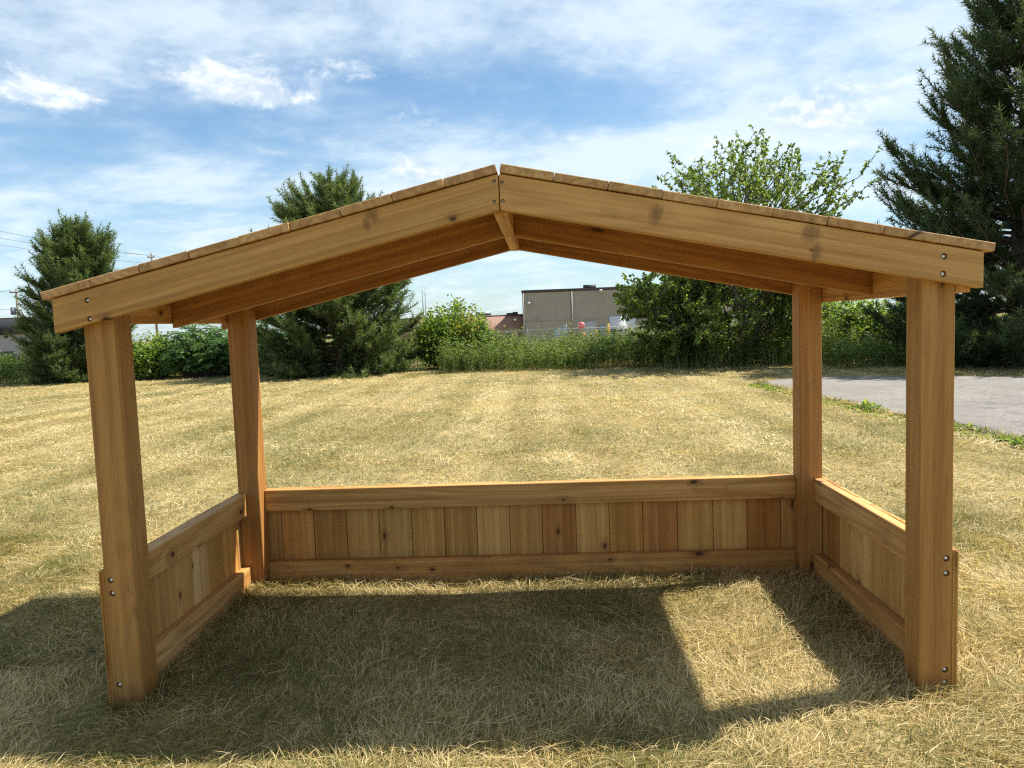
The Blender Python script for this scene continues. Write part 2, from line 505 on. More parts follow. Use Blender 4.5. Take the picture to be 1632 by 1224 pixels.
# ------------------------------------------------------------------ play shelter
P_ = .089
W, D, T_ = 2.4023, 1.0605, .034
H = W / 2
ZRT, HR, ZBT = 1.1318 - GZ, .0921, .8214 - GZ
ZA, HF, XA = 2.1054 - GZ, .0949, -.0124
SL, SR = .216 + .0128, .216 - .0128
LL, LR = 1.264, 1.2547
YM, ZS, RT, HB = .5125, 1.8389 - GZ, .0345, .1014
zl = lambda X: ZA - SL * (XA - X)
zr = lambda X: ZA - SR * (X - XA)

shelter = empty('play_shelter', (0, D / 2, 0), 'low open cedar play shelter with gabled roof and waist-high board walls', 'shelter')
SHO = Vector((0, D / 2, 0))


def bevel_mesh(name, V, F, off=.003, seg=2):
    bm = bmesh.new()
    vs_ = [bm.verts.new(v) for v in V]
    for f in F: bm.faces.new([vs_[i] for i in f])
    bmesh.ops.recalc_face_normals(bm, faces=bm.faces)
    if off: bmesh.ops.bevel(bm, geom=list(bm.edges), offset=off, segments=seg, affect='EDGES', profile=.5)
    me = bpy.data.meshes.new(name); bm.to_mesh(me); bm.free()
    for p in me.polygons: p.use_smooth = False
    return me


BOXF = [(0, 3, 2, 1), (4, 5, 6, 7), (0, 1, 5, 4), (1, 2, 6, 5), (2, 3, 7, 6), (3, 0, 4, 7)]


def prism(name, prof, y0, y1, org, ex, ey, ez, mat, parent, off=.003, tint=1.0, holes=()):
    """solid: profile (x, z) in the board's own frame, thickness along its y; frame axes ex, ey, ez at org.
    holes: (x, z, r) bolt holes sunk into the y0 face"""
    n = len(prof)
    V = [(x, y0, z) for x, z in prof] + [(x, y1, z) for x, z in prof]
    F = [tuple(range(n))[::-1], tuple(range(n, 2 * n))] + [(i, (i + 1) % n, n + (i + 1) % n, n + i) for i in range(n)]
    me = bevel_mesh(name, V, F, off)
    R = Matrix((ex, ey, ez)).transposed().to_4x4()
    o = link(name, me, mat, parent)
    o.matrix_local = Matrix.Translation(Vector(org) - SHO) @ R if parent is shelter else Matrix.Translation(Vector(org)) @ R
    o.color = (tint, tint, tint, 1) if not isinstance(tint, tuple) else (*tint, 1)
    if holes:
        cutters = []
        for (hx, hz, hr) in holes:
            bm = bmesh.new()
            bmesh.ops.create_cone(bm, cap_ends=True, segments=16, radius1=hr, radius2=hr, depth=.03,
                                  matrix=Matrix.Translation((hx, y0, hz)) @ Matrix.Rotation(math.pi / 2, 4, 'X'))
            cm = bpy.data.meshes.new('cut'); bm.to_mesh(cm); bm.free()
            c = bpy.data.objects.new('cut', cm); COL.objects.link(c); c.parent = o; cutters.append(c)
            md = o.modifiers.new('hole', 'BOOLEAN'); md.operation = 'DIFFERENCE'; md.object = c; md.solver = 'EXACT'
        bpy.context.view_layer.update()
        dg = bpy.context.evaluated_depsgraph_get()
        nm = bpy.data.meshes.new_from_object(o.evaluated_get(dg))
        o.modifiers.clear(); o.data = nm
        for c in cutters:
            cm = c.data; bpy.data.objects.remove(c); bpy.data.meshes.remove(cm)
        for k, (hx, hz, hr) in enumerate(holes):
            a = Acc()
            r = hr * .62
            ring = [(r * math.cos(t * math.pi / 7), r * math.sin(t * math.pi / 7)) for t in range(14)]
            Vb = [(hx + u, y0 + .0148, hz + v) for u, v in ring] + [(hx + u * .96, y0 + .0055, hz + v * .96) for u, v in ring] + [(hx + u * .55, y0 + .0030, hz + v * .55) for u, v in ring] + [(hx, y0 + .0025, hz)]
            Qb = [(i, (i + 1) % 14, 14 + (i + 1) % 14, 14 + i) for i in range(14)] + [(14 + i, 14 + (i + 1) % 14, 28 + (i + 1) % 14, 28 + i) for i in range(14)]
            a.add(Vb, [(28 + i, 28 + (i + 1) % 14, 42) for i in range(14)], Qb)
            link('bolt', a.mesh('bolt'), STEEL, o)
    return o


EX, EY, EZ = (1, 0, 0), (0, 1, 0), (0, 0, 1)
UPX = ((0, 0, 1), (0, 1, 0), (-1, 0, 0))       # local x up, y depth, z = -X world


def rect(x0, x1, z0, z1): return [(x0, z0), (x1, z0), (x1, z1), (x0, z1)]


def add_post(x0, y0, ztop, name, tint, holes=()):
    # local origin at the centre of the foot; local x runs up the post
    xc, yc = x0 + P_ / 2, y0 + P_ / 2
    o = prism('post', rect(-.10, ztop, -P_ / 2, P_ / 2), -P_ / 2, P_ / 2, (xc, yc, 0), *UPX, WOOD_POST, shelter, .0035, tint, holes)
    o['label'] = name
    return o


def zpix(X, Y, py):
    lo, hi = -1.0, 3.0
    for _ in range(50):
        mm = (lo + hi) / 2
        d = np.array([X, Y, mm]) - CAM
        y = 612 - FPX * (d @ c_u) / (d @ c_f)
        if y > py: lo = mm
        else: hi = mm
    return lo


# front post bolts: offset outwards (local z = -X)
hl = [(zpix(-H + .02, 0, 925), +.0255, .0092), (zpix(-H + .02, 0, 946), +.0235, .0092), (zpix(-H + .02, 0, 1092), +.0255, .0092)]
hr_ = [(zpix(H - .02, 0, 890), -.0275, .0092), (zpix(H - .02, 0, 914), -.0275, .0092), (zpix(H - .02, 0, 1067.5), -.0265, .0092), (zpix(H - .02, 0, 1088), -.0265, .0092)]
add_post(-H, 0, zl(-H) + HF - .004, 'front left post with dark scuff marks and two bolts', (.84, .78, .68), hl)
add_post(H - P_, 0, zr(H) + HF - .004, 'front right post with bolts along its outer edge', (.94, .88, .80), hr_)
add_post(-H, D - P_, zl(-H) + HF - .004, 'back left post with a sunlit inner side', (.88, .76, .62))
add_post(H - P_, D - P_, zr(H) + HF - .004, 'back right post with a knot near its outer edge', (1.0, .90, .84))


# front and back gable boards, two on each side, meeting under the ridge
def gable(side, y0, front):
    s = SL if side < 0 else SR
    L = LL if side < 0 else LR
    th = math.atan(s) * (1 if side < 0 else -1)
    ex = Vector((math.cos(th), 0, math.sin(th)))      # world direction of local x (rises towards ridge on left)
    ez = Vector((-math.sin(th), 0, math.cos(th)))
    xe = -L if side < 0 else L
    f = zl if side < 0 else zr
    gap = .0012 * side
    pts = [(XA + gap, f(XA + gap)), (xe, f(xe)), (xe, f(xe) + HF), (XA + gap, f(XA + gap) + HF)]
    org = Vector(((XA + xe) / 2, y0, (f(XA) + f(xe)) / 2 + HF / 2))
    pr = [((Vector((x, y0, z)) - org).dot(ex), (Vector((x, y0, z)) - org).dot(ez)) for x, z in pts]
    if side < 0: pr = pr[::-1]
    def loc(px, py):
        d = pix_dir(px, py); t = (y0 - CAM[1]) / d[1]; q = Vector(CAM + t * d) - org
        return q.dot(ex), q.dot(ez)
    if front:
        if side < 0:
            kn = [(*loc(722, 349), .0062), (*loc(168, 508), .006)]; sm_ = [(*loc(592, 343), .022, .028), (*loc(585, 358), .012, .022), (*loc(722, 347), .018, .012), (*loc(168, 508), .016, .008)]
            ho = [(*loc(138.5, 478.5), .0080), (*loc(143, 508.5), .0080), (*loc(787.5, 288.5), .0048), (*loc(787.5, 321.5), .0048)]
        else:
            kn = [(*loc(1294, 399), .0032)]; sm_ = [(*loc(1293, 372), .034, .030), (*loc(1302, 402), .018, .036), (*loc(1045, 340), .020, .035)]
            ho = [(*loc(1505, 408.5), .0088), (*loc(1503.5, 436.5), .0088), (*loc(800, 290.5), .0048), (*loc(801.5, 320), .0048)]
        mat = wood_mat('cedar_gable_board', (.61, .385, .155), (.52, .30, .104), (.33, .165, .050), kn, rnd_knots=False, grain=.8, smears=sm_, band=.34, streak=.55)
        o = prism('gable_board', pr, 0, T_, (org.x, y0, org.z), tuple(ex), EY, tuple(ez), mat, shelter, .0025, (.86, .80, .68) if side < 0 else (.97, .92, .88), ho)
        o['label'] = 'front gable board with a large dark knot and two bright bolts' if side > 0 else 'front gable board with grey bolts at its low end'
    else:
        o = prism('gable_board', pr, 0, T_, (org.x, y0, org.z), tuple(ex), EY, tuple(ez), WOOD_RAFT, shelter, .0025, (.9, .8, .7))
    return o


for sd in (-1, 1):
    gable(sd, -T_, True)
    gable(sd, D + .0005, False)


# rafters half way back
def rafter(side):
    s = SL if side < 0 else SR
    f = zl if side < 0 else zr
    th = math.atan(s) * (1 if side < 0 else -1)
    ex = Vector((math.cos(th), 0, math.sin(th))); ez = Vector((-math.sin(th), 0, math.cos(th)))
    xa = XA + side * .0195; xe = side * (H - .0005)
    pts = [(xa, f(xa) + HF - HB), (xe, f(xe) + HF - HB), (xe, f(xe) + HF - .001), (xa, f(xa) + HF - .001)]
    org = Vector(((xa + xe) / 2, YM, (f(xa) + f(xe)) / 2 + HF - HB / 2))
    pr = [((Vector((x, YM, z)) - org).dot(ex), (Vector((x, YM, z)) - org).dot(ez)) for x, z in pts]
    if side < 0: pr = pr[::-1]
    prism('rafter', pr, 0, .038, tuple(org), tuple(ex), EY, tuple(ez), WOOD_RAFT, shelter, .0025, (.95, .84, .74))


rafter(-1); rafter(1)
# ridge beam (local x runs front to back)
prism('ridge_beam', rect(-D / 2 + .0006, D / 2 - .0002, -.052, .052), -.019, .019, (XA, D / 2, ZA + .044), (0, 1, 0), (-1, 0, 0), (0, 0, 1), WOOD_RAIL, shelter, .002, (1.02, .96, .85))
# eave beams outside the posts
for sd, f in ((-1, zl), (1, zr)):
    zt = f(sd * (H + .038)) + HF - .002
    prism('eave_beam', rect(-D / 2 + .0006, D / 2 - .0002, -(zt - ZS) / 2, (zt - ZS) / 2), -.019, .019, (sd * (H + .0196), D / 2, (zt + ZS) / 2 + (.004 if sd < 0 else 0)), (0, 1, 0), (-1, 0, 0), (0, 0, 1), WOOD_RAIL, shelter, .002, (1.0, .9, .76))

# roof boards, nine on each slope
TB = .0225
for sd, s, f, L in ((-1, SL, zl, LL), (1, SR, zr, LR)):
    slope_len = (L + .020) / math.cos(math.atan(s)) + (XA if sd > 0 else -XA) * -1.0
    pitch = slope_len / 9
    th = math.atan(s)
    ux = Vector((sd * math.cos(th), 0, -math.sin(th)))      # down the slope
    nz = Vector((sd * math.sin(th), 0, math.cos(th)))
    base = Vector((XA + sd * .002, 0, ZA + HF + .0012))
    wid = pitch - .0014
    for i in range(9):
        yo0 = -T_ - .009 + RNG.uniform(-.004, .004); yo1 = D + T_ + .011 + RNG.uniform(-.004, .004)
        cpos = base + ux * (pitch * (i + .5)) + nz * (TB / 2 + RNG.uniform(0, .0012))
        Lb = yo1 - yo0
        pr = rect(-Lb / 2, Lb / 2, -TB / 2, TB / 2)
        t = RNG.uniform(.86, 1.08)
        prism('roof_board', pr, -wid / 2, wid / 2, (cpos.x, (yo0 + yo1) / 2, cpos.z), (0, 1, 0), tuple((ux if sd < 0 else -ux)), tuple(nz), WOOD_DECK, shelter, .0024, (t, t * RNG.uniform(.95, 1.0), t * RNG.uniform(.88, .98)))

# rails
ZB0 = -.025
for y, tag_ in ((D, 'back'),):
    prism('top_rail', rect(-(H - P_) + .0006, (H - P_) - .0006, -HR / 2, HR / 2), -RT / 2, RT / 2, (0, y - RT / 2 - .0002, ZRT - HR / 2), EX, EY, EZ, WOOD_RAIL, shelter, .003, (.98, .92, .84))
    prism('bottom_rail', rect(-(H - P_) + .0006, (H - P_) - .0006, -(ZBT - ZB0) / 2, (ZBT - ZB0) / 2), -RT / 2, RT / 2, (0, y - RT / 2 - .0002, (ZBT + ZB0) / 2), EX, EY, EZ, WOOD_RAIL, shelter, .003, (.86, .76, .66))
for sd in (-1, 1):
    Ls = D - 2 * P_ - .0012
    xr = sd * (H - RT / 2 - .0002)
    prism('top_rail', rect(-Ls / 2, Ls / 2, -HR / 2, HR / 2), -RT / 2, RT / 2, (xr, D / 2, ZRT - HR / 2), (0, 1, 0), (-1, 0, 0), EZ, WOOD_RAIL, shelter, .003, (1.0, .97, .95))
    prism('bottom_rail', rect(-Ls / 2, Ls / 2, -(ZBT - ZB0) / 2, (ZBT - ZB0) / 2), -RT / 2, RT / 2, (xr, D / 2, (ZBT + ZB0) / 2), (0, 1, 0), (-1, 0, 0), EZ, WOOD_RAIL, shelter, .003, (1.0, .94, .90))

# pickets outside the rails
TP = .0155
def xpix(px, py, Y): return at(px, py, Y)[0]
bx = [xpix(v, 850, D) for v in (449.5, 501, 553, 605, 657, 709, 760.7, 812.8, 865, 918.6, 971.6, 1025, 1080, 1137, 1191, 1245)]
bx = [bx[0] - .2735, bx[0] - .137] + bx + [bx[-1] + .137]
bx = [max(v, -H - TP) for v in bx if v < H + TP - .03] + [H + TP]
cols = [.80, (.84, .74, .62), (1.0, .80, .62), (.74, .62, .44), (1.02, .98, .88), (.90, .84, .70), (1.06, 1.0, .86), (.92, .86, .70), (1.08, 1.0, .86), (.90, .78, .58), (.80, .60, .44), (1.12, 1.05, .92), (.90, .76, .50), (.84, .64, .48), (.94, .86, .66), (1.02, .93, .76), (.74, .54, .32), (.86, .74, .58), .9, .9]


def picket(c, half, along, tint, zt):
    # local x up, local z across the board, y through it
    if along == 'x': fr = UPX; org = (c, D + .0012 + TP / 2, 0)
    else:
        sd = 1 if along == 'r' else -1
        fr = ((0, 0, 1), (-1, 0, 0), (0, -1, 0)); org = (sd * (H + .0012 + TP / 2), c, 0)
    o = prism('picket', rect(-.03, zt, -half + .0012, half - .0012), -TP / 2, TP / 2, org, *fr, WOOD_PICK, shelter, .0022, tint)
    # the tongue that sits in the next board's groove
    ys = -1 if along == 'r' else 1
    y0, y1 = sorted((ys * .001, ys * .005))
    bm = bmesh.new(); bm.from_mesh(o.data)
    vs_ = [bm.verts.new((x, y, z)) for z in (half - .004, half + .004) for y in (y0, y1) for x in (-.028, zt - .004)]
    for f in ((0, 1, 3, 2), (4, 6, 7, 5), (0, 4, 5, 1), (2, 3, 7, 6), (0, 2, 6, 4), (1, 5, 7, 3)): bm.faces.new([vs_[i] for i in f])
    bmesh.ops.recalc_face_normals(bm, faces=bm.faces); bm.to_mesh(o.data); bm.free()


for i in range(len(bx) - 1):
    w_ = bx[i + 1] - bx[i]
    if w_ < .02: continue
    picket((bx[i] + bx[i + 1]) / 2, w_ / 2 - .0001, 'x', cols[i % len(cols)], ZRT - .001 + RNG.uniform(-.0025, .0025))


def y_on_side(px, py, X):
    d = pix_dir(px, py); t = (X - CAM[0]) / d[0]
    return CAM[1] + t * d[1]


yl = sorted(y_on_side(140 + v / 3.4, 770 + w / 3.4, -H) for v, w in ((470, 600), (568, 520), (655, 450), (737, 390)))
yl = [0.0015] + [v for v in (yl[0] - .275, yl[0] - .1375) if v > .03] + yl + [yl[-1] + .1375]
yl = [v for v in yl if v < D - .03] + [min(yl[-1] + .1375, D)]
if D - yl[-1] > .02: yl.append(D)
yr = sorted(y_on_side(1260 + v / 3.22, 740 + w / 3.22, H) for v, w in ((250, 400), (332, 450), (402, 500), (495, 600)))
yr = [0.0015] + [v for v in (yr[0] - .275, yr[0] - .1375) if v > .03] + yr + [yr[-1] + .1375]
yr = [v for v in yr if v < D - .03] + [min(yr[-1] + .1375, D)]
if D - yr[-1] > .02: yr.append(D)
tl = [(.90, .80, .62), (.92, .82, .64), (.88, .78, .60), (1.12, 1.08, 1.02), (1.18, 1.20, 1.26), (.88, .76, .54), (.94, .78, .52), .9, .9]
tr = [(.94, .86, .66), (.92, .84, .66), (.98, .90, .70), (1.04, .98, .80), (1.18, 1.18, 1.12), (1.06, 1.04, .92), (.76, .62, .44), .85, .85]
for seq, along, tt in ((yl, 'l', tl), (yr, 'r', tr)):
    for i in range(len(seq) - 1):
        w_ = seq[i + 1] - seq[i]
        if w_ < .015: continue
        picket((seq[i] + seq[i + 1]) / 2, w_ / 2 - .0001, along, tt[min(i, len(tt) - 1)], ZRT - .001 + RNG.uniform(-.0025, .0025))

# ------------------------------------------------------------------ vegetation builders
def unit(v): return v / (np.linalg.norm(v, axis=-1, keepdims=True) + 1e-9)


def needles(acc, pos, dirs, k, length, width, spread, rng, tint0):
    """k thin needles from every pos, spread about dirs"""
    n = len(pos)
    p = np.repeat(pos, k, 0); d = np.repeat(unit(dirs), k, 0)
    r = unit(rng.normal(size=(n * k, 3)))
    nd = unit(d + spread * r)
    L = length * rng.uniform(.65, 1.1, (n * k, 1))
    side = unit(np.cross(nd, rng.normal(size=(n * k, 3)))) * width / 2
    V = np.stack([p - side, p + side, p + nd * L], 1).reshape(-1, 3)
    T = np.arange(n * k * 3).reshape(-1, 3)
    t = np.repeat(np.clip(np.repeat(tint0, k) + rng.normal(0, .16, n * k), 0, 1), 3)
    acc.add(V, T, C=t)


def leaves(acc, pos, dirs, length, width, rng, tint, droop=.3, fold=.25):
    """folded leaves of four corners"""
    n = len(pos)
    d = unit(dirs); d = unit(d + np.array([0, 0, -droop]) * rng.uniform(.2, 1.2, (n, 1)))
    up = unit(np.array([0, 0, 1.0]) + .8 * rng.normal(size=(n, 3)))
    s = unit(np.cross(d, up)); nrm = np.cross(s, d)
    L = (length * rng.uniform(.6, 1.25, n))[:, None]; Wd = (width * rng.uniform(.7, 1.2, n))[:, None]
    a = pos; mid = pos + d * L * .45
    b = mid + s * Wd / 2 + nrm * Wd * fold; c = pos + d * L - nrm * L * .08; e = mid - s * Wd / 2 + nrm * Wd * fold
    V = np.stack([a, b, c, e], 1).reshape(-1, 3)
    i = np.arange(n)[:, None] * 4
    T = np.concatenate([i + np.array([[0, 1, 2]]), i + np.array([[0, 2, 3]])])
    acc.add(V, T, C=np.repeat(np.clip(tint, 0, 1), 4))


def pine(base, height, rad, label, seed, mat, z0=.15, whorls=18, dens=1.0, shape=.9, needle=.12, nwid=.0105, lean=(0, 0), kneed=16, pk=1.6, pe=.9):
    rng = np.random.default_rng(seed)
    root = empty('pine_tree', base, label, 'tree', 'pines around the field')
    tr = Acc(); br = Acc(); nd = Acc()
    k = 10
    zt = np.linspace(-.1, height * .97, k)
    tp = np.stack([.05 * np.sin(zt * 1.3 + seed) + lean[0] * zt, .05 * np.cos(zt * 1.1 + seed) + lean[1] * zt, zt], 1)
    r0 = .018 * height + .03
    tr.tube(tp, r0 * (1 - .93 * np.linspace(0, 1, k)) ** .9, 8)
    def trunk_at(z):
        return np.array([np.interp(z, zt, tp[:, 0]), np.interp(z, zt, tp[:, 1]), z])
    P = []; Dr = []; Tn = []
    for w in range(whorls):
        f = max(0, (w + rng.uniform(-.3, .3)) / whorls) ** 1.22
        z = z0 + (height * .96 - z0) * np.clip(f, 0, 1)
        g_ = np.clip((z - z0) / (height - z0), 0, 1)
        prof = min(1.0, ((1 - g_) * pk)) ** pe
        nb = max(3, int(round((5 if g_ > .85 else 7) + rng.integers(-1, 2))))
        a0 = rng.uniform(0, 2 * np.pi)
        for b in range(nb):
            az = a0 + 2 * np.pi * b / nb + rng.normal(0, .22)
            L = max(.14, rad * prof * rng.uniform(.70, 1.06))
            el = math.radians(rng.uniform(-6, 20) + 46 * g_ ** 1.6 - 10 * max(0, 1 - g_ * 4))
            s = trunk_at(z + rng.uniform(-.08, .08))
            m_ = 6
            u = np.linspace(0, 1, m_)
            hd = np.array([math.cos(az), math.sin(az), 0.0])
            pts = s + np.outer(u * L * math.cos(el), hd)
            pts[:, 2] += u * L * math.sin(el) + (u ** 2.2) * L * .14 - .08 * L * np.sin(u * np.pi)
            pts[1:] += rng.normal(0, .02 * L, (m_ - 1, 3))
            br.tube(pts, np.linspace(.010 + .013 * L, .005, m_), 4, cap=False)
            nt = int(max(6, (5 + 11.0 * L) * dens))
            for t in range(nt + 1):
                uu = 1.0 if t == nt else rng.uniform(.10, 1.0) ** .8
                q = np.array([np.interp(uu, u, pts[:, c]) for c in range(3)])
                tang = unit(np.array([np.interp(min(1, uu + .1), u, pts[:, c]) - np.interp(max(0, uu - .1), u, pts[:, c]) for c in range(3)]))
                sgn = rng.choice([-1, 1])
                sidev = np.cross(tang, [0, 0, 1.0]) * sgn
                dv = unit(tang * (1.0 if t < nt else 2) + sidev * rng.uniform(.2, 1.1) * (t < nt) + np.array([0, 0, rng.uniform(-.15, .75)]) + rng.normal(0, .22, 3))
                tl_ = rng.uniform(.16, .36) * (.75 + .4 * min(L, 1.4)) * (1.15 if t == nt else 1)
                e = q + dv * tl_ + np.array([0, 0, .18 * tl_])
                br.tube([q, (q + e) / 2 + np.array([0, 0, -.01]), e], [.006, .005, .004], 3, cap=False)
                nc = max(3, int(tl_ / .055)); tw = rng.normal(0, .10)
                for c in range(nc):
                    ff = (c + .6) / nc
                    P.append(q + (e - q) * ff); Dr.append(dv + np.array([0, 0, .12]))
                    Tn.append(.14 + .24 * uu + .30 * ff + rng.normal(0, .05) + tw)  # sunlit tips painted into the tint: paler outwards along branch and twig
    top = trunk_at(height * .97)
    for c in range(8):
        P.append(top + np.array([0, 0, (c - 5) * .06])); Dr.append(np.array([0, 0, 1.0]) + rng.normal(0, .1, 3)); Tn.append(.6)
    P = np.array(P); Dr = np.array(Dr); Tn = np.array(Tn)
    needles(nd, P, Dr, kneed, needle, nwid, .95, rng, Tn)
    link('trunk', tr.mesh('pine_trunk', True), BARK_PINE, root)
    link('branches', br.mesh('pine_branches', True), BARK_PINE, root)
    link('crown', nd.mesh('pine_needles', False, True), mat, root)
    return root


def leafy_tree(base, label, seed):
    rng = np.random.default_rng(seed)
    root = empty('leafy_tree', base, label, 'tree')
    tr = Acc(); br = Acc(); lf = Acc()
    LP = []; LD = []; LT = []
    def grow(p, d, L, r, lvl, upb):
        m_ = 5
        u = np.linspace(0, 1, m_)
        bend = rng.normal(0, .16, 3); bend[2] += upb
        pts = np.array([p + d * L * t + bend * L * .5 * t * t for t in u])
        (tr if lvl <= 1 else br).tube(pts, np.linspace(r, r * .55, m_), 7 if lvl < 2 else 4, cap=lvl < 2)
        ed = unit(pts[-1] - pts[-2])
        return pts, ed
    def shoot(p, d, L, sparse):
        pts, ed = grow(p, d, L, .007, 3, .12)
        n = int(L / (.014 if not sparse else .024))
        for i in range(n):
            t = rng.uniform(.08, 1.0)
            q = np.array([np.interp(t, np.linspace(0, 1, 5), pts[:, c]) for c in range(3)])
            LP.append(q); LD.append(d * .5 + unit(rng.normal(size=3)) * 1.0); LT.append(rng.normal(.60, .2))
    stems = [((-.25, 0, 0), (-.50, .10, 1)), ((.05, .1, 0), (.02, .15, 1)), ((.2, -.05, 0), (.42, -.10, 1)), ((-.05, -.2, 0), (-1.15, -.35, .85)), ((-.1, .1, 0), (-.9, .2, 1.0)), ((.15, .2, 0), (.9, .3, .85)), ((.0, -.1, 0), (.12, -.55, 1))]
    for sp, sd in stems:
        p = np.array(sp, float) + np.array([0, 0, -.05]); d = unit(np.array(sd, float))
        pts, ed = grow(p, d, rng.uniform(1.15, 1.6), .055, 0, .12)
        for k in range(6):
            t = rng.uniform(.35, 1.0); q = np.array([np.interp(t, np.linspace(0, 1, 5), pts[:, c]) for c in range(3)])
            dd = unit(ed + unit(rng.normal(size=3)) * np.array([1, 1, .55]) * .95)
            p2, e2 = grow(q, dd, rng.uniform(.75, 1.25), .026, 1, .10)
            for j in range(5):
                t = rng.uniform(.3, 1.0); q2 = np.array([np.interp(t, np.linspace(0, 1, 5), p2[:, c]) for c in range(3)])
                d3 = unit(e2 + unit(rng.normal(size=3)) * 1.0 + np.array([0, 0, -.08]))
                p3, e3 = grow(q2, d3, rng.uniform(.4, .75), .012, 2, .02)
                for s_ in range(6):
                    t = rng.uniform(.2, 1.0); q3 = np.array([np.interp(t, np.linspace(0, 1, 5), p3[:, c]) for c in range(3)])
                    shoot(q3, unit(e3 + unit(rng.normal(size=3)) * 1.0 + np.array([0, 0, -.12])), rng.uniform(.25, .5), False)
    # long upright shoots above the crown
    for k in range(160):
        a = rng.uniform(0, 2 * np.pi); rr = rng.uniform(0, 1) ** .55 * 2.25
        top_ = 4.85 - .20 * rr * rr + rng.normal(0, .16)
        L_ = rng.uniform(.45, 1.25)
        d_ = unit(np.array([.55 * math.cos(a) * rr / 1.5 + rng.normal(0, .34), .55 * math.sin(a) * rr / 1.5 + rng.normal(0, .34), rng.uniform(.4, 1.0)]))
        tip_ = np.array([.48 + rr * math.cos(a), rr * math.sin(a), top_ * rng.uniform(.76, 1.0)])
        q = tip_ - d_ * L_
        core = np.array([.1 + .25 * q[0], .25 * q[1], max(1.2, q[2] - .9)])
        br.tube([core, (core + q) / 2 + rng.normal(0, .05, 3), q], [.016, .011, .007], 4, cap=False)
        shoot(q, d_, L_, True)
        if rng.random() < .6:
            shoot(q + d_ * L_ * rng.uniform(.2, .5), unit(d_ + rng.normal(0, .5, 3)), L_ * rng.uniform(.35, .6), True)
    LP = np.array(LP); LD = np.array(LD)
    leaves(lf, LP * np.array([1.12, 1.05, 1.02]), LD, .088, .058, rng, np.array(LT), .35)
    to = link('trunk', tr.mesh('leafy_trunk', True), BARK_GREY, root)
    to.data.transform(Matrix.Diagonal((1.12, 1.05, 1.02, 1)))
    bo = link('branches', br.mesh('leafy_branches', True), BARK_GREY, root)
    bo.data.transform(Matrix.Diagonal((1.12, 1.05, 1.02, 1)))
    link('crown', lf.mesh('leafy_crown', False, True), LEAF, root)
    return root


def shrub(base, rx, ry, h, label, seed, mat, n_stem=40, leaf=(.075, .042), per=46, cat='shrub', kind='round', yel=0.0):
    rng = np.random.default_rng(seed)
    root = empty('shrub' if kind == 'round' else 'sumac_shrub', base, label, cat)
    st = Acc(); lf = Acc(); ly = Acc()
    LP = []; LD = []; LT = []
    for i in range(n_stem):
        a = rng.uniform(0, 2 * np.pi); rr = rng.uniform(0, 1) ** .5
        tip = np.array([rx * rr * math.cos(a), ry * rr * math.sin(a), h * math.sqrt(max(.05, 1 - .72 * rr * rr)) * rng.uniform(.62, 1.08)])
        b0 = np.array([tip[0] * .35, tip[1] * .35, -.03])
        u = np.linspace(0, 1, 5)[:, None]
        pts = b0 + (tip - b0) * u + np.array([tip[0], tip[1], 0]) * .18 * np.sin(u * np.pi)
        st.tube(pts, np.linspace(.013, .004, 5), 4, cap=False)
        if kind == 'round':
            for j in range(per):
                t = rng.uniform(.12, 1.02) ** .7
                q = np.array([np.interp(t, u[:, 0], pts[:, c]) for c in range(3)]) + rng.normal(0, .085 * min(1.0, h), 3)
                if q[2] < .02: continue
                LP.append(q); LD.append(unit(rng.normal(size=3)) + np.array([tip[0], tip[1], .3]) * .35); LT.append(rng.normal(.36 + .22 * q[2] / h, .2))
        else:
            for j in range(9):                      # long drooping compound fronds
                t = rng.uniform(.35, 1.0) if j < 8 else 1.0
                q = np.array([np.interp(t, u[:, 0], pts[:, c]) for c in range(3)])
                az = rng.uniform(0, 2 * np.pi); fl = rng.uniform(.24, .40)
                hd = np.array([math.cos(az), math.sin(az), rng.uniform(.1, .7)]); sv = unit(np.cross(hd, [0, 0, 1.0]))
                tt = rng.normal(.5, .18)
                for v in np.linspace(.15, 1, 9):
                    c0 = q + hd * fl * v + np.array([0, 0, -.55 * fl * v * v])
                    for s_ in (-1, 1):
                        LP.append(c0); LD.append(sv * s_ + hd * .5 + np.array([0, 0, -.25])); LT.append(tt + rng.normal(0, .06))
    LP = np.array(LP); LD = np.array(LD); LT = np.array(LT)
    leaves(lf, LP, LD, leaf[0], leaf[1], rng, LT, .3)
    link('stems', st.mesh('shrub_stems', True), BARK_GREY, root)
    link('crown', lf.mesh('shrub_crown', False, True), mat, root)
    return root


def G(px, Y):
    """ground position under a photograph column at distance Y"""
    p = at(px, 600, Y)
    return (p[0], Y, float(ground_z(p[0], Y)))


# ------------------------------------------------------------------ trees and shrubs
pine(G(1624, 12.2), 7.9, 2.50, 'tall dark pine towering over the grey asphalt drive', 21, NEEDLE_B, z0=.12, whorls=34, dens=1.35, needle=.15, nwid=.0150, pk=1.42, pe=.95, kneed=9)
pine(G(545, 16.0), 4.6, 1.85, 'broad pine with branches down to the lawn behind the shelter roof', 22, NEEDLE, z0=.06, whorls=27, dens=1.7, needle=.14, nwid=.0145, pk=1.9, pe=.8, kneed=9)
pine(G(136, 16.6), 3.85, 1.12, 'small rounded pine left of the shelter near the utility pole', 23, NEEDLE, z0=.06, whorls=25, dens=2.1, needle=.13, nwid=.0145, pk=2.5, pe=.7, kneed=9)
leafy_tree(G(1165, 14.4), 'leafy deciduous tree with loose upright shoots rising above the shelter roof', 31)
shrub(G(722, 16.8), .95, .8, 1.62, 'round green shrub in front of the brick building', 41, LEAF_BRIGHT, 110, (.10, .062), 80)
shrub(G(768, 16.4), .40, .4, 1.15, 'smaller green shrub sloping down from the round shrub into the weeds', 45, LEAF, 44, (.095, .06), 64)
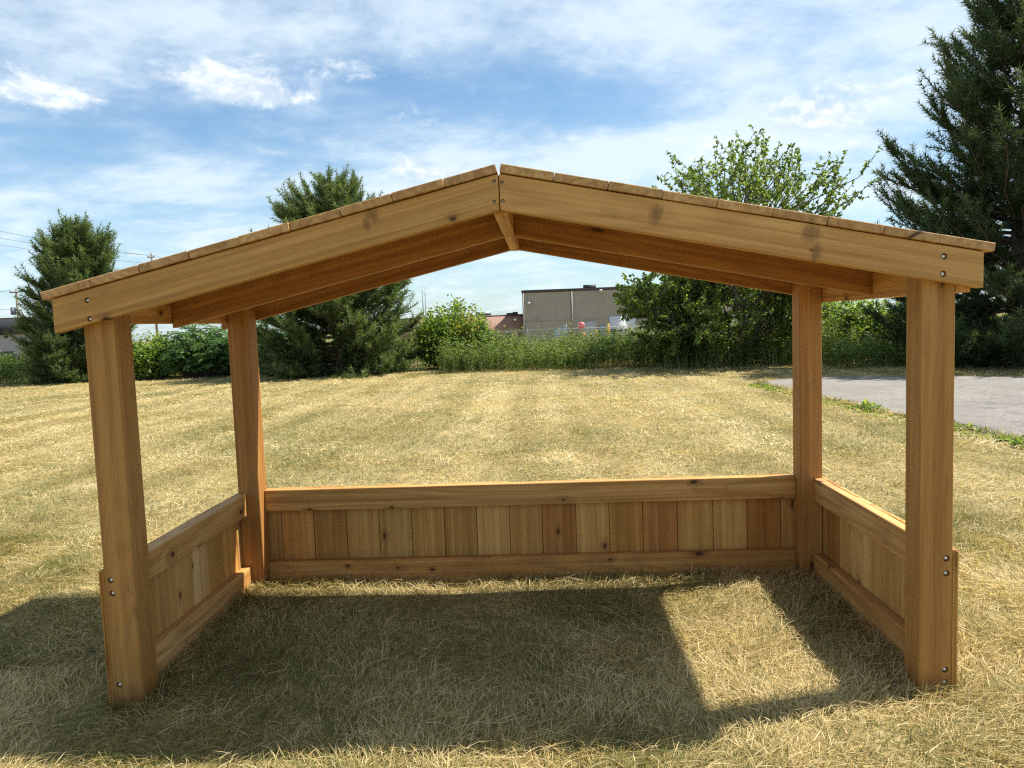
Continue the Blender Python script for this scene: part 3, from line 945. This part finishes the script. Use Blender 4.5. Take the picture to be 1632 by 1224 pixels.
shrub(G(326, 16.9), 1.05, .8, 1.32, 'dark green shrub with long drooping compound leaves between the left posts', 42, LEAF_DARK, 120, (.12, .034), 0, kind='sumac')
shrub(G(246, 16.6), .55, .5, 1.20, 'yellow-green shrub beside the front left post', 43, LEAF_BRIGHT, 64, (.09, .058), 72)
shrub(G(425, 17.6), .8, .6, 1.4, 'green shrub half hidden behind the broad pine', 46, LEAF_DARK, 70, (.12, .034), 0, kind='sumac')
shrub(G(1368, 16.2), 1.35, .9, 1.40, 'bright green leafy shrub between the right posts', 44, LEAF_BRIGHT, 120, (.10, .066), 80)
shrub(G(1500, 15.6), 1.7, .7, 1.3, 'low green shrub behind the trunk of the tall pine', 47, LEAF, 80, (.10, .066), 70)


def vine():
    rng = np.random.default_rng(5)
    b = G(752, 16.05)
    root = empty('yellow_vine', b, 'yellow leaved vine climbing the face of the round shrub', 'vine')
    st = Acc(); lf = Acc(); LP = []; LT = []
    for i in range(12):
        x0 = rng.normal(0, .10); top = rng.uniform(.9, 1.62)
        z = np.linspace(0, top, 7)
        pts = np.stack([x0 + .20 * np.sin(z * 2 + i) * .6 - .06 * z, .05 + .12 * z + rng.normal(0, .02, 7), z], 1)
        st.tube(pts, .004, 3, cap=False)
        for j in range(34):
            t = rng.uniform(.25, top); q = np.array([np.interp(t, z, pts[:, c]) for c in range(3)]) + rng.normal(0, .05, 3)
            LP.append(q); LT.append(rng.normal(.45, .25))
    LP = np.array(LP)
    leaves(lf, LP, rng.normal(size=LP.shape) + np.array([0, -.6, 0]), .075, .06, rng, np.array(LT), .3)
    link('stems', st.mesh('vine_stems'), BARK_GREY, root)
    link('leaves', lf.mesh('vine_leaves', False, True), LEAF_YEL, root)


vine()


def weeds(name, label, regions, seed, mat, n, hfun, leaf=(.085, .026), per=14):
    """uncountable tall weeds: stems, narrow leaves and pale seed heads in one mass"""
    rng = np.random.default_rng(seed)
    acc = Acc()
    xs = []; ys = []
    for (x0, x1, y0, y1, k) in regions:
        xs.append(rng.uniform(x0, x1, int(n * k))); ys.append(rng.uniform(y0, y1, int(n * k)))
    x = np.concatenate(xs); y = np.concatenate(ys)
    if name != 'verge_weeds': y = y + .9 * (fbm(x * 1.7, x * .3, 21) - .5)
    m_ = len(x)
    h = hfun(x, y) * rng.uniform(.55, 1.18, m_)
    z = ground_z(x, y)
    base = np.stack([x, y, z - .02], 1)
    lean = rng.normal(0, .13, (m_, 2))
    tip = base + np.stack([lean[:, 0] * h, lean[:, 1] * h, h], 1)
    s = unit(np.stack([rng.normal(size=m_), rng.normal(size=m_), np.zeros(m_)], 1)) * .004
    V = np.stack([base - s, base + s, tip], 1).reshape(-1, 3)
    acc.add(V, np.arange(m_ * 3).reshape(-1, 3), C=np.repeat(np.clip(rng.normal(.75, .15, m_), 0, 1), 3))
    t = rng.uniform(.12, 1.0, (m_, per)) ** .8
    pos = base[:, None, :] + (tip - base)[:, None, :] * t[..., None]
    a = rng.uniform(0, 2 * np.pi, (m_, per))
    d = np.stack([np.cos(a), np.sin(a), rng.uniform(.2, 1.1, a.shape)], -1)
    patch = fbm(x * .7, y * .7, 9)[:, None]
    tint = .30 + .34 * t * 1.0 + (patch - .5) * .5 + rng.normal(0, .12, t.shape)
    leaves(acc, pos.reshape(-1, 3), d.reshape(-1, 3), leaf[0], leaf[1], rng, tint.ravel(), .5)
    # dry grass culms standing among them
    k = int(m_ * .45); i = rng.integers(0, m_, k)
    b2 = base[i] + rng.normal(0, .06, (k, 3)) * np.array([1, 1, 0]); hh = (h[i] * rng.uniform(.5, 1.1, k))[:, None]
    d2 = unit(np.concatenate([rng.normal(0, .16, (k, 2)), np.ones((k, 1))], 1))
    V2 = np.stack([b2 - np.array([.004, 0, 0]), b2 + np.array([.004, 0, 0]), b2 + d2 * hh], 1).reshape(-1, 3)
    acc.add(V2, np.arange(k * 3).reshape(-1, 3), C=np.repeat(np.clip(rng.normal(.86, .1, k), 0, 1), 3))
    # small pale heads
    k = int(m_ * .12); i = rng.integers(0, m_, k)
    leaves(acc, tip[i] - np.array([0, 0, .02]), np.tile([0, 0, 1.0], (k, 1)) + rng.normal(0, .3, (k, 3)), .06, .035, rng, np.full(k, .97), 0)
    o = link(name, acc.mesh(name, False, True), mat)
    return tag(o, label, 'weeds', kind='stuff')


weeds('tall_weeds', 'dense belt of tall green weeds along the far edge of the field', [(-2.3, 6.3, 14.7, 16.6, 1.0), (2.6, 6.4, 13.6, 15.0, .42), (-2.6, 6.8, 16.6, 18.6, .45), (-9, -2.2, 17.6, 19.2, .5), (6.2, 12.5, 15.6, 18.0, .5)], 51, WEED, 2500,
      lambda x, y: .40 + .60 * fbm(x * 1.1, y * .8, 4) + .16 * np.clip((x - 1.2) / 3, 0, 1) + .05 * np.clip(y - 16, 0, 2))
weeds('left_weeds', 'pale tall grass and weeds at the far left edge of the field', [(-16.5, -10.0, 16.2, 18.4, 1.0), (-10.4, -5.3, 17.4, 18.6, .5)], 52, WEED, 1900,
      lambda x, y: .55 + .32 * fbm(x * .7, y * .7, 5))
weeds('right_weeds', 'green weeds at the foot of the trees beyond the drive', [(5.2, 13.5, 12.2, 14.4, 1.0)], 53, WEED, 1500,
      lambda x, y: .30 + .35 * fbm(x * .7, y * .7, 6) + .12 * np.clip(y - 12.6, 0, 2))
def edge_weeds():
    reg = []
    for i in range(1, 9):
        a = ASPH[i]; b = ASPH[i + 1]
        x0, x1 = sorted((a[0], b[0])); reg.append((x0 - .20, x1 + .05, a[1], b[1], abs(b[1] - a[1]) / 7))
    weeds('verge_weeds', 'low bright green weeds along the edge of the asphalt drive', reg, 54, LEAF_BRIGHT, 620,
          lambda x, y: .02 + .11 * np.clip(fbm(x * 2.2, y * 1.6, 8) - .42, 0, 1) * 2, (.042, .020), 9)
edge_weeds()


# ------------------------------------------------------------------ lawn
def lawn():
    rng = np.random.default_rng(77)
    def blades(x, y, hmean, wid, lie, seg):
        z = ground_z(x, y); n = len(x)
        gp = fbm(x * .55 + 3, y * .42 + 9, 11, 4); gq = fbm(x * 3.1, y * 3.1, 12, 3); tuft = fbm(x * 7.3, y * 7.3, 15, 2)
        rows = np.clip(.5 + 1.3 * (fbm(x * 2.6 + 2.0, y * .05 + 5, 14, 3) - .5) + .42 * np.sin(x * 2 * np.pi / .86 + .5 * fbm(x * .4, y * .12, 16)), 0, 1)
        near = np.clip(1 - np.hypot(x - .1, y - .2) / 3.4, 0, 1)
        green = np.clip((gp - .50) * 2.4 + (gq - .5) * 1.5 + .02 + .19 * near, 0, 1)
        isg = rng.random(n) < (.12 + .62 * green)
        tint = np.where(isg, rng.normal(.25, .11, n), rng.normal(.72, .17, n) - .18 * green + .34 * (rows - .5) * (1 - near))
        h = hmean * rng.uniform(.40, 1.22, n) * (.55 + .95 * tuft) * np.where(isg, 1.05, 1.0)
        el = np.where(rng.random(n) < lie, rng.uniform(.02, .45, n), rng.uniform(.55, 1.5, n))
        # neighbouring blades lie the same way
        az = 6.3 * fbm(x * 2.0, y * 2.0, 13) * 2 + rng.normal(0, 1.1, n)
        d = np.stack([np.cos(az) * np.cos(el), np.sin(az) * np.cos(el), np.sin(el)], 1)
        sd = unit(np.stack([-np.sin(az), np.cos(az), rng.normal(0, .35, n)], 1)) * (wid * rng.uniform(.6, 1.3, n))[:, None] / 2
        b = np.stack([x, y, z + np.where(el < .5, rng.uniform(0, .022, n), -.004)], 1)
        L = (h / np.maximum(.55, np.sin(el)) * .9)[:, None]
        tint = np.clip(tint, 0, 1)
        if seg == 2:
            bend = np.stack([np.cos(az), np.sin(az), -np.ones(n) * .7], 1) * L * rng.uniform(.0, .38, (n, 1))
            m_ = b + d * L * .55; e = b + d * L + bend * .8
            e[:, 2] = np.maximum(e[:, 2], z + .004)
            V = np.stack([b - sd, b + sd, m_ + sd * .8, m_ - sd * .8, e], 1).reshape(-1, 3)
            i = np.arange(n)[:, None] * 5
            T = np.concatenate([i + np.array([[0, 1, 2]]), i + np.array([[0, 2, 3]]), i + np.array([[3, 2, 4]])])
            return V, T, np.repeat(tint, 5)
        V = np.stack([b - sd, b + sd, b + d * L], 1).reshape(-1, 3)
        return V, np.arange(n * 3).reshape(-1, 3), np.repeat(tint, 3)
    def clear(x, y):
        k = ~inside_poly(x, y, ASPH)
        for sx in (-1, 1):
            for (ya, yb) in ((0, P_), (D - P_, D)):
                xa, xb = (sx * H, sx * (H - P_)) if sx < 0 else (H - P_, H)
                k &= ~((x > xa - .004) & (x < xb + .004) & (y > ya - .004) & (y < yb + .004))
            xa, xb = ((-H - .02, -H + RT + .004) if sx < 0 else (H - RT - .004, H + .02))
            k &= ~((x > xa) & (x < xb) & (y > 0) & (y < D + .02))
        k &= ~((abs(x) < H + .02) & (y > D - RT - .004) & (y < D + .02))
        return k
    def scatter(n, x0f, y0, y1, pw):
        # uniform density in a wedge that follows the view, a little wider than the frame
        y = y0 + (y1 - y0) * rng.random(n) ** pw
        dist = y - CAM[1]
        hw = dist * .74 + .25
        x = CAM[0] - .043 * dist + rng.uniform(-1, 1, n) * hw
        return x, y
    acc = Acc()
    for (n, y0, y1, pw, hm, wd, lie, seg) in (
            (232000, -.80, 1.9, .80, .042, .0017, .26, 2),
            (76000, 1.2, 4.2, .85, .036, .0030, .45, 2),
            (105000, 3.6, 8.5, .80, .036, .0062, .6, 1),
            (120000, 8.0, 19.2, .72, .036, .0120, .6, 1)):
        x, y = scatter(n, None, y0, y1, pw)
        k = clear(x, y); x, y = x[k], y[k]
        V, T, C = blades(x, y, hm, wd, lie, seg)
        acc.add(V, T, C=C)
    # longer tufts the mower missed, against posts and rails
    n = 5200
    side = rng.integers(0, 7, n); t = rng.random(n); j = rng.exponential(.022, n)
    x = np.zeros(n); y = np.zeros(n)
    for k_ in range(7):
        q = side == k_
        if k_ < 2:
            sx = -1 if k_ == 0 else 1; x[q] = sx * (H - RT - .004 - j[q]); y[q] = P_ + t[q] * (D - 2 * P_)
        elif k_ == 2: x[q] = (t[q] - .5) * 2 * (H - P_); y[q] = D - RT - .004 - j[q]
        else:
            cx_ = (-1 if k_ in (3, 5) else 1) * (H - P_ / 2); cy_ = P_ / 2 if k_ < 5 else D - P_ / 2
            a_ = t[q] * 2 * np.pi; r_ = P_ / 2 / np.maximum(abs(np.cos(a_)), abs(np.sin(a_))) + .004 + j[q]
            x[q] = cx_ + np.cos(a_) * r_; y[q] = cy_ + np.sin(a_) * r_
    k = clear(x, y); x, y = x[k], y[k]
    V, T, C = blades(x, y, .066, .0020, .12, 2); acc.add(V, T, C=C)
    # shaggy edge of the drive
    n = 5200
    e = rng.integers(1, 13, n); t = rng.random(n); A_ = np.array(ASPH)
    x = A_[e, 0] + (A_[e + 1, 0] - A_[e, 0]) * t + rng.normal(0, .045, n); y = A_[e, 1] + (A_[e + 1, 1] - A_[e, 1]) * t + rng.normal(0, .045, n)
    V, T, C = blades(x, y, .055, .0065, .35, 1); V[:, 2] += .010; acc.add(V, T, C=np.clip(C - .14, 0, 1))
    # beside the camera, for a step to the side
    n = 26000
    x = rng.uniform(-5, 5, n); y = rng.uniform(-2.5, 3, n)
    k = clear(x, y) & (abs(x - .05) > (y - CAM[1]) * .74 + .2); x, y = x[k], y[k]
    V, T, C = blades(x, y, .05, .006, .5, 1); acc.add(V, T, C=C)
    o = link('grass', acc.mesh('grass', False, True), GRASS)
    tag(o, 'dry straw coloured mown grass with green patches covering the field', 'grass', kind='stuff')


lawn()

# ------------------------------------------------------------------ far buildings
YB = 120.0
M_TAN = simple_mat('tan_siding', (.30, .275, .245), .6, .1, .08, .6)
M_TRIM = simple_mat('dark_trim', (.05, .045, .045), .6)
M_WHITE = simple_mat('white_paint', (.60, .60, .60), .5, 0, .06)
M_GREYU = simple_mat('grey_unit', (.30, .31, .32), .5, .3)
M_PANEL = simple_mat('pale_panel', (.42, .40, .37), .6, 0, .06)
M_BLUE = simple_mat('blue_grey_paint', (.20, .27, .34), .5)
M_GLASS = simple_mat('dark_window', (.03, .035, .04), .15, 0, .05)
M_YEL = simple_mat('yellow_paint', (.75, .50, .04), .5)
M_ORANGE = simple_mat('orange_paint', (.75, .28, .03), .5)
M_RED = simple_mat('red_sign', (.62, .02, .03), .45, 0, .04)
M_GALV = simple_mat('galvanised', (.27, .28, .285), .6, .2)
M_POLE = bark_mat('weathered_pole', (.16, .13, .10), (.27, .23, .19))
M_CABLE = simple_mat('cable', (.05, .05, .055), .6)


def brick_mat():
    m, g = new_mat('brick_wall')
    tc = g.n('ShaderNodeTexCoord').outputs['Object']
    sp = g.n('ShaderNodeSeparateXYZ', ins={0: tc})
    v = g.n('ShaderNodeCombineXYZ', ins={0: sp.outputs[0], 1: sp.outputs[2], 2: 0.0}).outputs[0]
    b_ = g.n('ShaderNodeTexBrick', ins={'Vector': v, 'Color1': (.33, .155, .105, 1), 'Color2': (.25, .115, .08, 1), 'Mortar': (.36, .29, .25, 1), 'Scale': 1.0, 'Mortar Size': .012, 'Brick Width': .24, 'Row Height': .08})
    nz = g.noise(tc, .5, 4)
    c = g.mix(g.ss(nz, .4, .7, 0, .35), b_.outputs[0], (.20, .10, .075))
    b = g.n('ShaderNodeBsdfPrincipled', ins={'Base Color': c, 'Roughness': .85}); finish(g, b.outputs[0]); return m


M_BRICK = brick_mat()


def wall_box(name, x0, x1, z0, z1, y0, y1, mat, root):
    b = root.location
    return box_part(name, (x0 - b.x, y0 - b.y, z0 - b.z), (x1 - b.x, y1 - b.y, z1 - b.z), mat, root)


def corrugated(name, x0, x1, z0, z1, y, depth, pitch, rib, mat, root):
    """ribbed metal cladding on a front wall with the block behind it"""
    b = root.location; a = Acc()
    a.box((x0 - b.x, y + .12 - b.y, z0 - b.z), (x1 - b.x, y + depth - b.y, z1 - b.z))
    xs = []; ys = []; x = x0
    while x < x1 - pitch:
        for f, yy in ((0, 0), (.55, 0), (.65, -rib), (.90, -rib)):
            xs.append(x + f * pitch); ys.append(y + yy)
        x += pitch
    xs.append(x1); ys.append(y)
    n = len(xs); xs = np.array(xs) - b.x; ys = np.array(ys) - b.y
    V = np.concatenate([np.stack([xs, ys, np.full(n, z0 - b.z)], 1), np.stack([xs, ys, np.full(n, z1 - b.z)], 1)])
    i = np.arange(n - 1)
    a.add(V, Q=np.stack([i, i + 1, n + i + 1, n + i], 1))
    return link(name, a.mesh(name), mat, root)


def px_rect(x0, y0, x1, y1, Y):
    a = at(x0, y1, Y); b = at(x1, y0, Y)
    return a[0], b[0], a[2], b[2]


def tan_building():
    gx = at(832, 467, YB); z1 = gx[2]; x0 = gx[0]; x1 = at(1330, 440, YB)[0]
    g0 = float(ground_z(x0, YB)) - .2
    root = empty('warehouse', (x0, YB, g0), 'tall tan ribbed metal warehouse behind the weeds', 'building')
    corrugated('wall', x0, x1, g0, z1, YB, 30, .55, .09, M_TAN, root)
    wall_box('roof_trim', x0 - .1, x1, z1 - .02, z1 + .42, YB - .14, YB + 30, M_TRIM, root)
    a = at(940, 458, YB + 4); wall_box('rooftop_unit', at(930, 460, YB + 4)[0], at(949, 460, YB + 4)[0], z1 + .42, z1 + 1.05, YB + 3, YB + 5.5, M_TRIM, root)
    for (px, py) in ((843, 483), (957, 463)):
        c = at(px, py, YB); o = wall_box('wall_lamp', c[0] - .22, c[0] + .22, c[2] - .16, c[2] + .16, YB - .55, YB - .05, M_WHITE, root)
    r = px_rect(849, 505, 857, 509, YB); wall_box('vent', *r, YB - .16, YB - .05, M_GREYU, root)
    r = px_rect(930, 512, 951, 552, YB); wall_box('door_panel', *r, YB - .14, YB - .03, M_PANEL, root)
    r = px_rect(884, 527, 897, 552, YB); wall_box('door_panel', *r, YB - .14, YB - .03, M_PANEL, root)
    r = px_rect(956, 518, 963, 552, YB); wall_box('door', *r, YB - .15, YB - .03, M_BLUE, root)
    r = px_rect(972, 503, 1012, 552, YB); dr = wall_box('overhead_door', *r, YB - .15, YB - .03, M_WHITE, root)
    for (a_, b_) in ((974, 981), (985, 992), (996, 1003)):
        q = px_rect(a_, 524, b_, 528.5, YB); bl = root.location
        box_part('window', (q[0] - bl.x, -.19, q[2] - bl.z), (q[1] - bl.x, -.16, q[3] - bl.z), M_GLASS, dr)
    r = px_rect(1060, 500, 1100, 552, YB); wall_box('overhead_door', *r, YB - .15, YB - .03, M_WHITE, root)
    r = px_rect(1215, 500, 1256, 552, YB); wall_box('overhead_door', *r, YB - .15, YB - .03, M_WHITE, root)
    for px in (835, 912):
        c = at(px, 500, YB); wall_box('downpipe', c[0] - .09, c[0] + .09, g0, z1 - .05, YB - .26, YB - .12, M_TAN, root)
    c = at(850, 512, YB); wall_box('seam_trim', x0, x1, c[2] - .05, c[2] + .05, YB - .12, YB - .092, M_TAN, root)
    return x0


XT = tan_building()


def brick_building():
    z1 = at(800, 504, YB)[2]; x0 = at(560, 500, YB)[0]
    g0 = float(ground_z(x0, YB)) - .2
    root = empty('brick_building', (x0, YB + 1.2, g0), 'low red brick building with flat roof beside the tan warehouse', 'building')
    y = YB + 1.2
    wall_box('wall', x0, XT - .02, g0, z1, y, y + 20, M_BRICK, root)
    wall_box('roof_trim', x0 - .1, XT - .03, z1, z1 + .25, y - .12, y + 20.1, M_TRIM, root)
    for (a_, b_) in ((772, 781.5), (804.5, 814), (740, 749), (708, 717)):
        q = px_rect(a_, 525.5, b_, 546, y)
        w = wall_box('window', *q, y - .06, y - .02, M_GREYU, root)
        bl = root.location
        box_part('pane', (q[0] - bl.x + .1, -.09, q[2] - bl.z + .1), (q[1] - bl.x - .1, -.065, q[3] - bl.z - .55), M_GLASS, w)
    c = at(821, 509.5, y); wall_box('wall_lamp', c[0] - .25, c[0] + .25, c[2] - .16, c[2] + .16, y - .5, y - .02, M_WHITE, root)
    for (a_, b_, h_) in ((761, 782, .62), (808, 817, .28), (817.5, 825, .42)):
        q = px_rect(a_, 500, b_, 504, y + 3)
        wall_box('rooftop_unit', q[0], q[1], z1 + .25, z1 + .25 + h_, y + 2, y + 4.5, M_GREYU if h_ > .5 else M_TRIM, root)


brick_building()


def left_building():
    Y = 68.0
    z_t = at(20, 508, Y)[2]; z_m = at(20, 533, Y)[2]
    x0 = at(-260, 540, Y)[0]; x1 = at(66, 540, Y)[0]; g0 = float(ground_z(x1, Y)) - .2
    root = empty('grey_shed', (x1, Y, g0), 'grey ribbed shed with a deep dark roof at the left edge', 'building')
    M_GS = simple_mat('grey_siding', (.30, .30, .33), .55, .1, .08, .8)
    corrugated('wall', x0, x1, g0, z_m, Y, 10, .30, .05, M_GS, root)
    M_DK = simple_mat('dark_parapet', (.022, .026, .036), .9, 0, .1, 2)
    wall_box('roof', x0 - .3, x1 + .25, z_m + .002, z_t, Y - .35, Y + 10.2, M_DK, root)
    wall_box('roof_cap', x0 - .35, x1 + .30, z_t + .002, z_t + .10, Y - .40, Y + 10.25, M_TRIM, root)
    q = px_rect(1, 560, 22, 580, Y); wall_box('garage_door', *q, Y - .10, Y - .02, M_GLASS, root)
    q = px_rect(8, 535, 12, 539, Y); wall_box('vent', *q, Y - .12, Y - .02, M_TRIM, root)
    q = px_rect(28, 548, 37, 556, Y); wall_box('notice_board', *q, Y - .10, Y - .02, M_WHITE, root)


left_building()


# ------------------------------------------------------------------ fence, sign, poles
def chain_fence(pts, h, label):
    b = pts[0]
    root = empty('chain_link_fence', (b[0], b[1], float(ground_z(b[0], b[1]))), label, 'fence')
    o0 = np.array(root.location)
    mesh_a = Acc(); rails = Acc()
    for (p0, p1) in zip(pts[:-1], pts[1:]):
        p0 = np.array(p0, float); p1 = np.array(p1, float); L = np.linalg.norm(p1 - p0); n = max(1, int(round(L / 3.0)))
        for i in range(n + 1):
            q = p0 + (p1 - p0) * i / n; z = float(ground_z(q[0], q[1]))
            a = Acc(); a.tube([(q[0] - o0[0], q[1] - o0[1], z - .1 - o0[2]), (q[0] - o0[0], q[1] - o0[1], z + h + .06 - o0[2])], [.04, .04], 8)
            a.tube([(q[0] - o0[0], q[1] - o0[1], z + h + .06 - o0[2]), (q[0] - o0[0], q[1] - o0[1], z + h + .10 - o0[2])], [.055, .02], 8)
            link('post', a.mesh('fence_post', True), M_GALV, root)
        z0 = float(ground_z(*p0)); z1 = float(ground_z(*p1))
        A = np.array([p0[0], p0[1], z0]) - o0; B = np.array([p1[0], p1[1], z1]) - o0
        a = Acc(); a.tube([A + [0, 0, h], B + [0, 0, h]], [.03, .03], 6); link('top_rail', a.mesh('fence_rail', True), M_GALV, root)
        # diagonal wires
        dv = (B - A) / L; k = int(L / .14)
        for i in range(-int(h / .14), k):
            for s_ in (0, 1):
                u0 = i * .14; u1 = u0 + h
                t0, t1 = max(0, u0), min(L, u1)
                if t1 <= t0: continue
                f0, f1 = (t0 - u0), (t1 - u0)
                za, zb = (f0, f1) if s_ == 0 else (h - f0, h - f1)
                q0 = A + dv * t0 + np.array([0, -.02, za]); q1 = A + dv * t1 + np.array([0, -.02, zb])
                pr = np.array([0, 0, .006])
                mesh_a.add([q0 - pr, q1 - pr, q1 + pr, q0 + pr], Q=[(0, 1, 2, 3)])
    link('wire_mesh', mesh_a.mesh('fence_mesh'), M_GALV, root)['kind'] = 'stuff'


YF = 72.0
fx = lambda px: at(px, 540, YF)[0]
chain_fence([(fx(700), YF), (fx(1080), YF)], 1.95, 'grey chain-link fence in front of the brick building and warehouse')


def gate_leaf():
    c = at(903, 530, YF - 1.0)
    z = float(ground_z(c[0], YF - 1))
    root = empty('fence_gate', (c[0], YF - 1.0, z), 'open blue-grey gate leaf standing before the chain-link fence', 'gate')
    a = Acc()
    L = 1.15
    for (p0, p1) in (((0, 0, .05), (0, 0, 2.35)), ((-L, .5, .05), (-L, .5, 1.95)), ((0, 0, .1), (-L, .5, .1)), ((0, 0, 2.3), (-L, .5, 1.93)), ((0, 0, 1.1), (-L, .5, 1.1)), ((0, 0, .12), (-L, .5, 1.9))):
        a.tube([p0, p1], [.04, .04], 6)
    link('frame', a.mesh('gate_frame', True), M_BLUE, root)
    for i in range(9):
        t = (i + .5) / 9
        b = Acc(); b.tube([(-L * t, .5 * t, .1), (-L * t, .5 * t, 2.28 - .36 * t)], [.022, .022], 5)
        link('bar', b.mesh('gate_bar', True), M_BLUE, root)


gate_leaf()


def stop_sign():
    Y = 100.0
    c = at(926.5, 519, Y); z = float(ground_z(c[0], Y))
    root = empty('stop_sign', (c[0], Y, z), 'red octagonal stop sign in front of the warehouse', 'sign')
    hz = c[2] - z
    a = Acc(); a.tube([(0, .05, 0), (0, .05, hz + .3)], [.04, .04], 6); link('post', a.mesh('sign_post', True), M_GALV, root)
    def octa(name, R, y0, y1, mat, parent):
        k = [(R * math.cos(math.pi / 8 + i * math.pi / 4), R * math.sin(math.pi / 8 + i * math.pi / 4)) for i in range(8)]
        a = Acc()
        V = [(u, y0, hz + v) for u, v in k] + [(u, y1, hz + v) for u, v in k] + [(0, y0, hz), (0, y1, hz)]
        T = []; Q = []
        for i in range(8):
            j = (i + 1) % 8; T += [(16, i, j), (17, 8 + j, 8 + i)]; Q.append((i, 8 + i, 8 + j, j))
        a.add(V, T, Q); return link(name, a.mesh(name), mat, parent)
    b = octa('border', .52, -.02, .0, M_WHITE, root)
    octa('plate', .485, -.032, -.021, M_RED, root)
    cu = bpy.data.curves.new('stop_text', 'FONT'); cu.body = 'STOP'; cu.size = .40; cu.align_x = 'CENTER'; cu.align_y = 'CENTER'; cu.extrude = .004; cu.offset = .008
    to = bpy.data.objects.new('tmp', cu); COL.objects.link(to); bpy.context.view_layer.update()
    me = bpy.data.meshes.new_from_object(to.evaluated_get(bpy.context.evaluated_depsgraph_get())); bpy.data.objects.remove(to)
    o = link('lettering', me, None, root); me.materials.clear(); me.materials.append(M_WHITE)
    o.location = (0, -.040, hz); o.rotation_euler = (math.pi / 2, 0, 0)


stop_sign()


def bollard(px, ptop, mat, label, Y=96.0):
    c = at(px, ptop, Y); z = float(ground_z(c[0], Y)); hz = c[2] - z
    root = empty('bollard', (c[0], Y, z), label, 'bollard')
    a = Acc(); a.tube([(0, 0, 0), (0, 0, hz - .08), (0, 0, hz - .02), (0, 0, hz)], [.13, .13, .10, .03], 10)
    link('pipe', a.mesh('bollard_pipe', True), mat, root)
    a = Acc(); a.tube([(0, 0, 0), (0, 0, .06)], [.2, .2], 10); link('footing', a.mesh('bollard_foot', True), M_PANEL, root)


bollard(969.5, 516, M_YEL, 'tall yellow bollard beside the white overhead door')
bollard(950.5, 526, M_YEL, 'yellow bollard right of the stop sign before the warehouse')
bollard(930.5, 529, M_ORANGE, 'orange bollard just below the stop sign')
bollard(904, 537, M_ORANGE, 'orange bollard in front of the gate leaf')


def utility_pole(px, ptop, Y, label, arm_z=.35, transformer=False, armw=1.3):
    c = at(px, ptop, Y); z = float(ground_z(c[0], Y)); h = c[2] - z
    root = empty('utility_pole', (c[0], Y, z), label, 'utility pole', 'wooden utility poles')
    a = Acc(); a.tube([(0, 0, -.2), (0, 0, h * .5), (0, 0, h)], [.17, .15, .11], 9); link('pole', a.mesh('pole_shaft', True), M_POLE, root)
    a = Acc(); a.box((-armw / 2, -.16, h - arm_z - .06), (armw / 2, -.04, h - arm_z + .06)); link('cross_arm', a.mesh('cross_arm'), M_POLE, root)
    for s_ in (-.45, 0.30, .45) if armw > .5 else ():
        a = Acc(); x = s_ * armw; a.tube([(x, -.10, h - arm_z + .06), (x, -.10, h - arm_z + .14), (x, -.10, h - arm_z + .22)], [.05, .07, .03], 7); link('insulator', a.mesh('insulator', True), M_GREYU, root)
    if transformer:
        a = Acc(); a.tube([(-.48, -.05, h - 2.75), (-.48, -.05, h - 2.0), (-.48, -.05, h - 1.92)], [.26, .26, .16], 12); t = link('transformer', a.mesh('transformer', True), M_GREYU, root)
        a = Acc(); a.box((-.3, -.12, h - 2.6), (-.08, .02, h - 2.5)); link('bracket', a.mesh('bracket'), M_GALV, t)
    return np.array([c[0], Y, z + h - arm_z + .2])


p1 = utility_pole(25.5, 461, 78.0, 'utility pole with cross-arm and grey transformer at the left edge', .32, True)
p2 = utility_pole(241, 403, 92.0, 'utility pole whose top shows above the left roof slope', .55, False, .9)


def wire(p0, p1, sag, label, r=.018):
    t = np.linspace(0, 1, 22)[:, None]
    p0 = np.array(p0); p1 = np.array(p1)
    pts = p0 + (p1 - p0) * t; pts[:, 2] -= sag * 4 * (t * (1 - t))[:, 0]
    a = Acc(); a.tube(pts - p0, [r] * 22, 5)
    o = link('power_line', a.mesh('power_line', True), M_CABLE); o.location = p0
    tag(o, label, 'cable', 'overhead power lines')


wire(at(-160, 330, 92), p2 + [-.35, -.1, .05], .6, 'topmost power line running left from the far utility pole')
wire(at(-160, 350, 92), p2 + [0.25, -.1, .02], .6, 'middle power line running left from the far utility pole')
wire(at(-160, 358, 92), p2 + [0, -.12, -1.0], .6, 'lowest power line running left from the far utility pole')
wire(p2 + [.4, -.1, .05], at(420, 470, 120), .3, 'power line dropping right from the far utility pole')
wire(at(-160, 470, 78), p1 + [-.5, -.1, 0], .2, 'power line meeting the cross-arm of the transformer pole')
wire(at(-160, 490, 78), p1 + [-.48, -.3, -2.0], .2, 'power line meeting the transformer on its pole')


def mast(px, ptop, label):
    Y = 110.0
    c = at(px, ptop, Y); z = float(ground_z(c[0], Y)); h = c[2] - z
    root = empty('antenna_mast', (c[0], Y, z), label, 'antenna', 'thin antenna masts')
    a = Acc(); a.tube([(0, 0, 0), (0, 0, h * .6), (0, 0, h)], [.10, .08, .035], 7); link('mast', a.mesh('mast', True), M_GALV, root)
    a = Acc(); a.tube([(-.22, 0, h - 1.2), (.22, 0, h - 1.2)], [.03, .03], 5); link('bracket', a.mesh('mast_bracket', True), M_GALV, root)


mast(672.5, 452, 'taller thin antenna mast between the broad pine and the round shrub')
mast(677, 456, 'shorter thin antenna mast close beside the taller one')
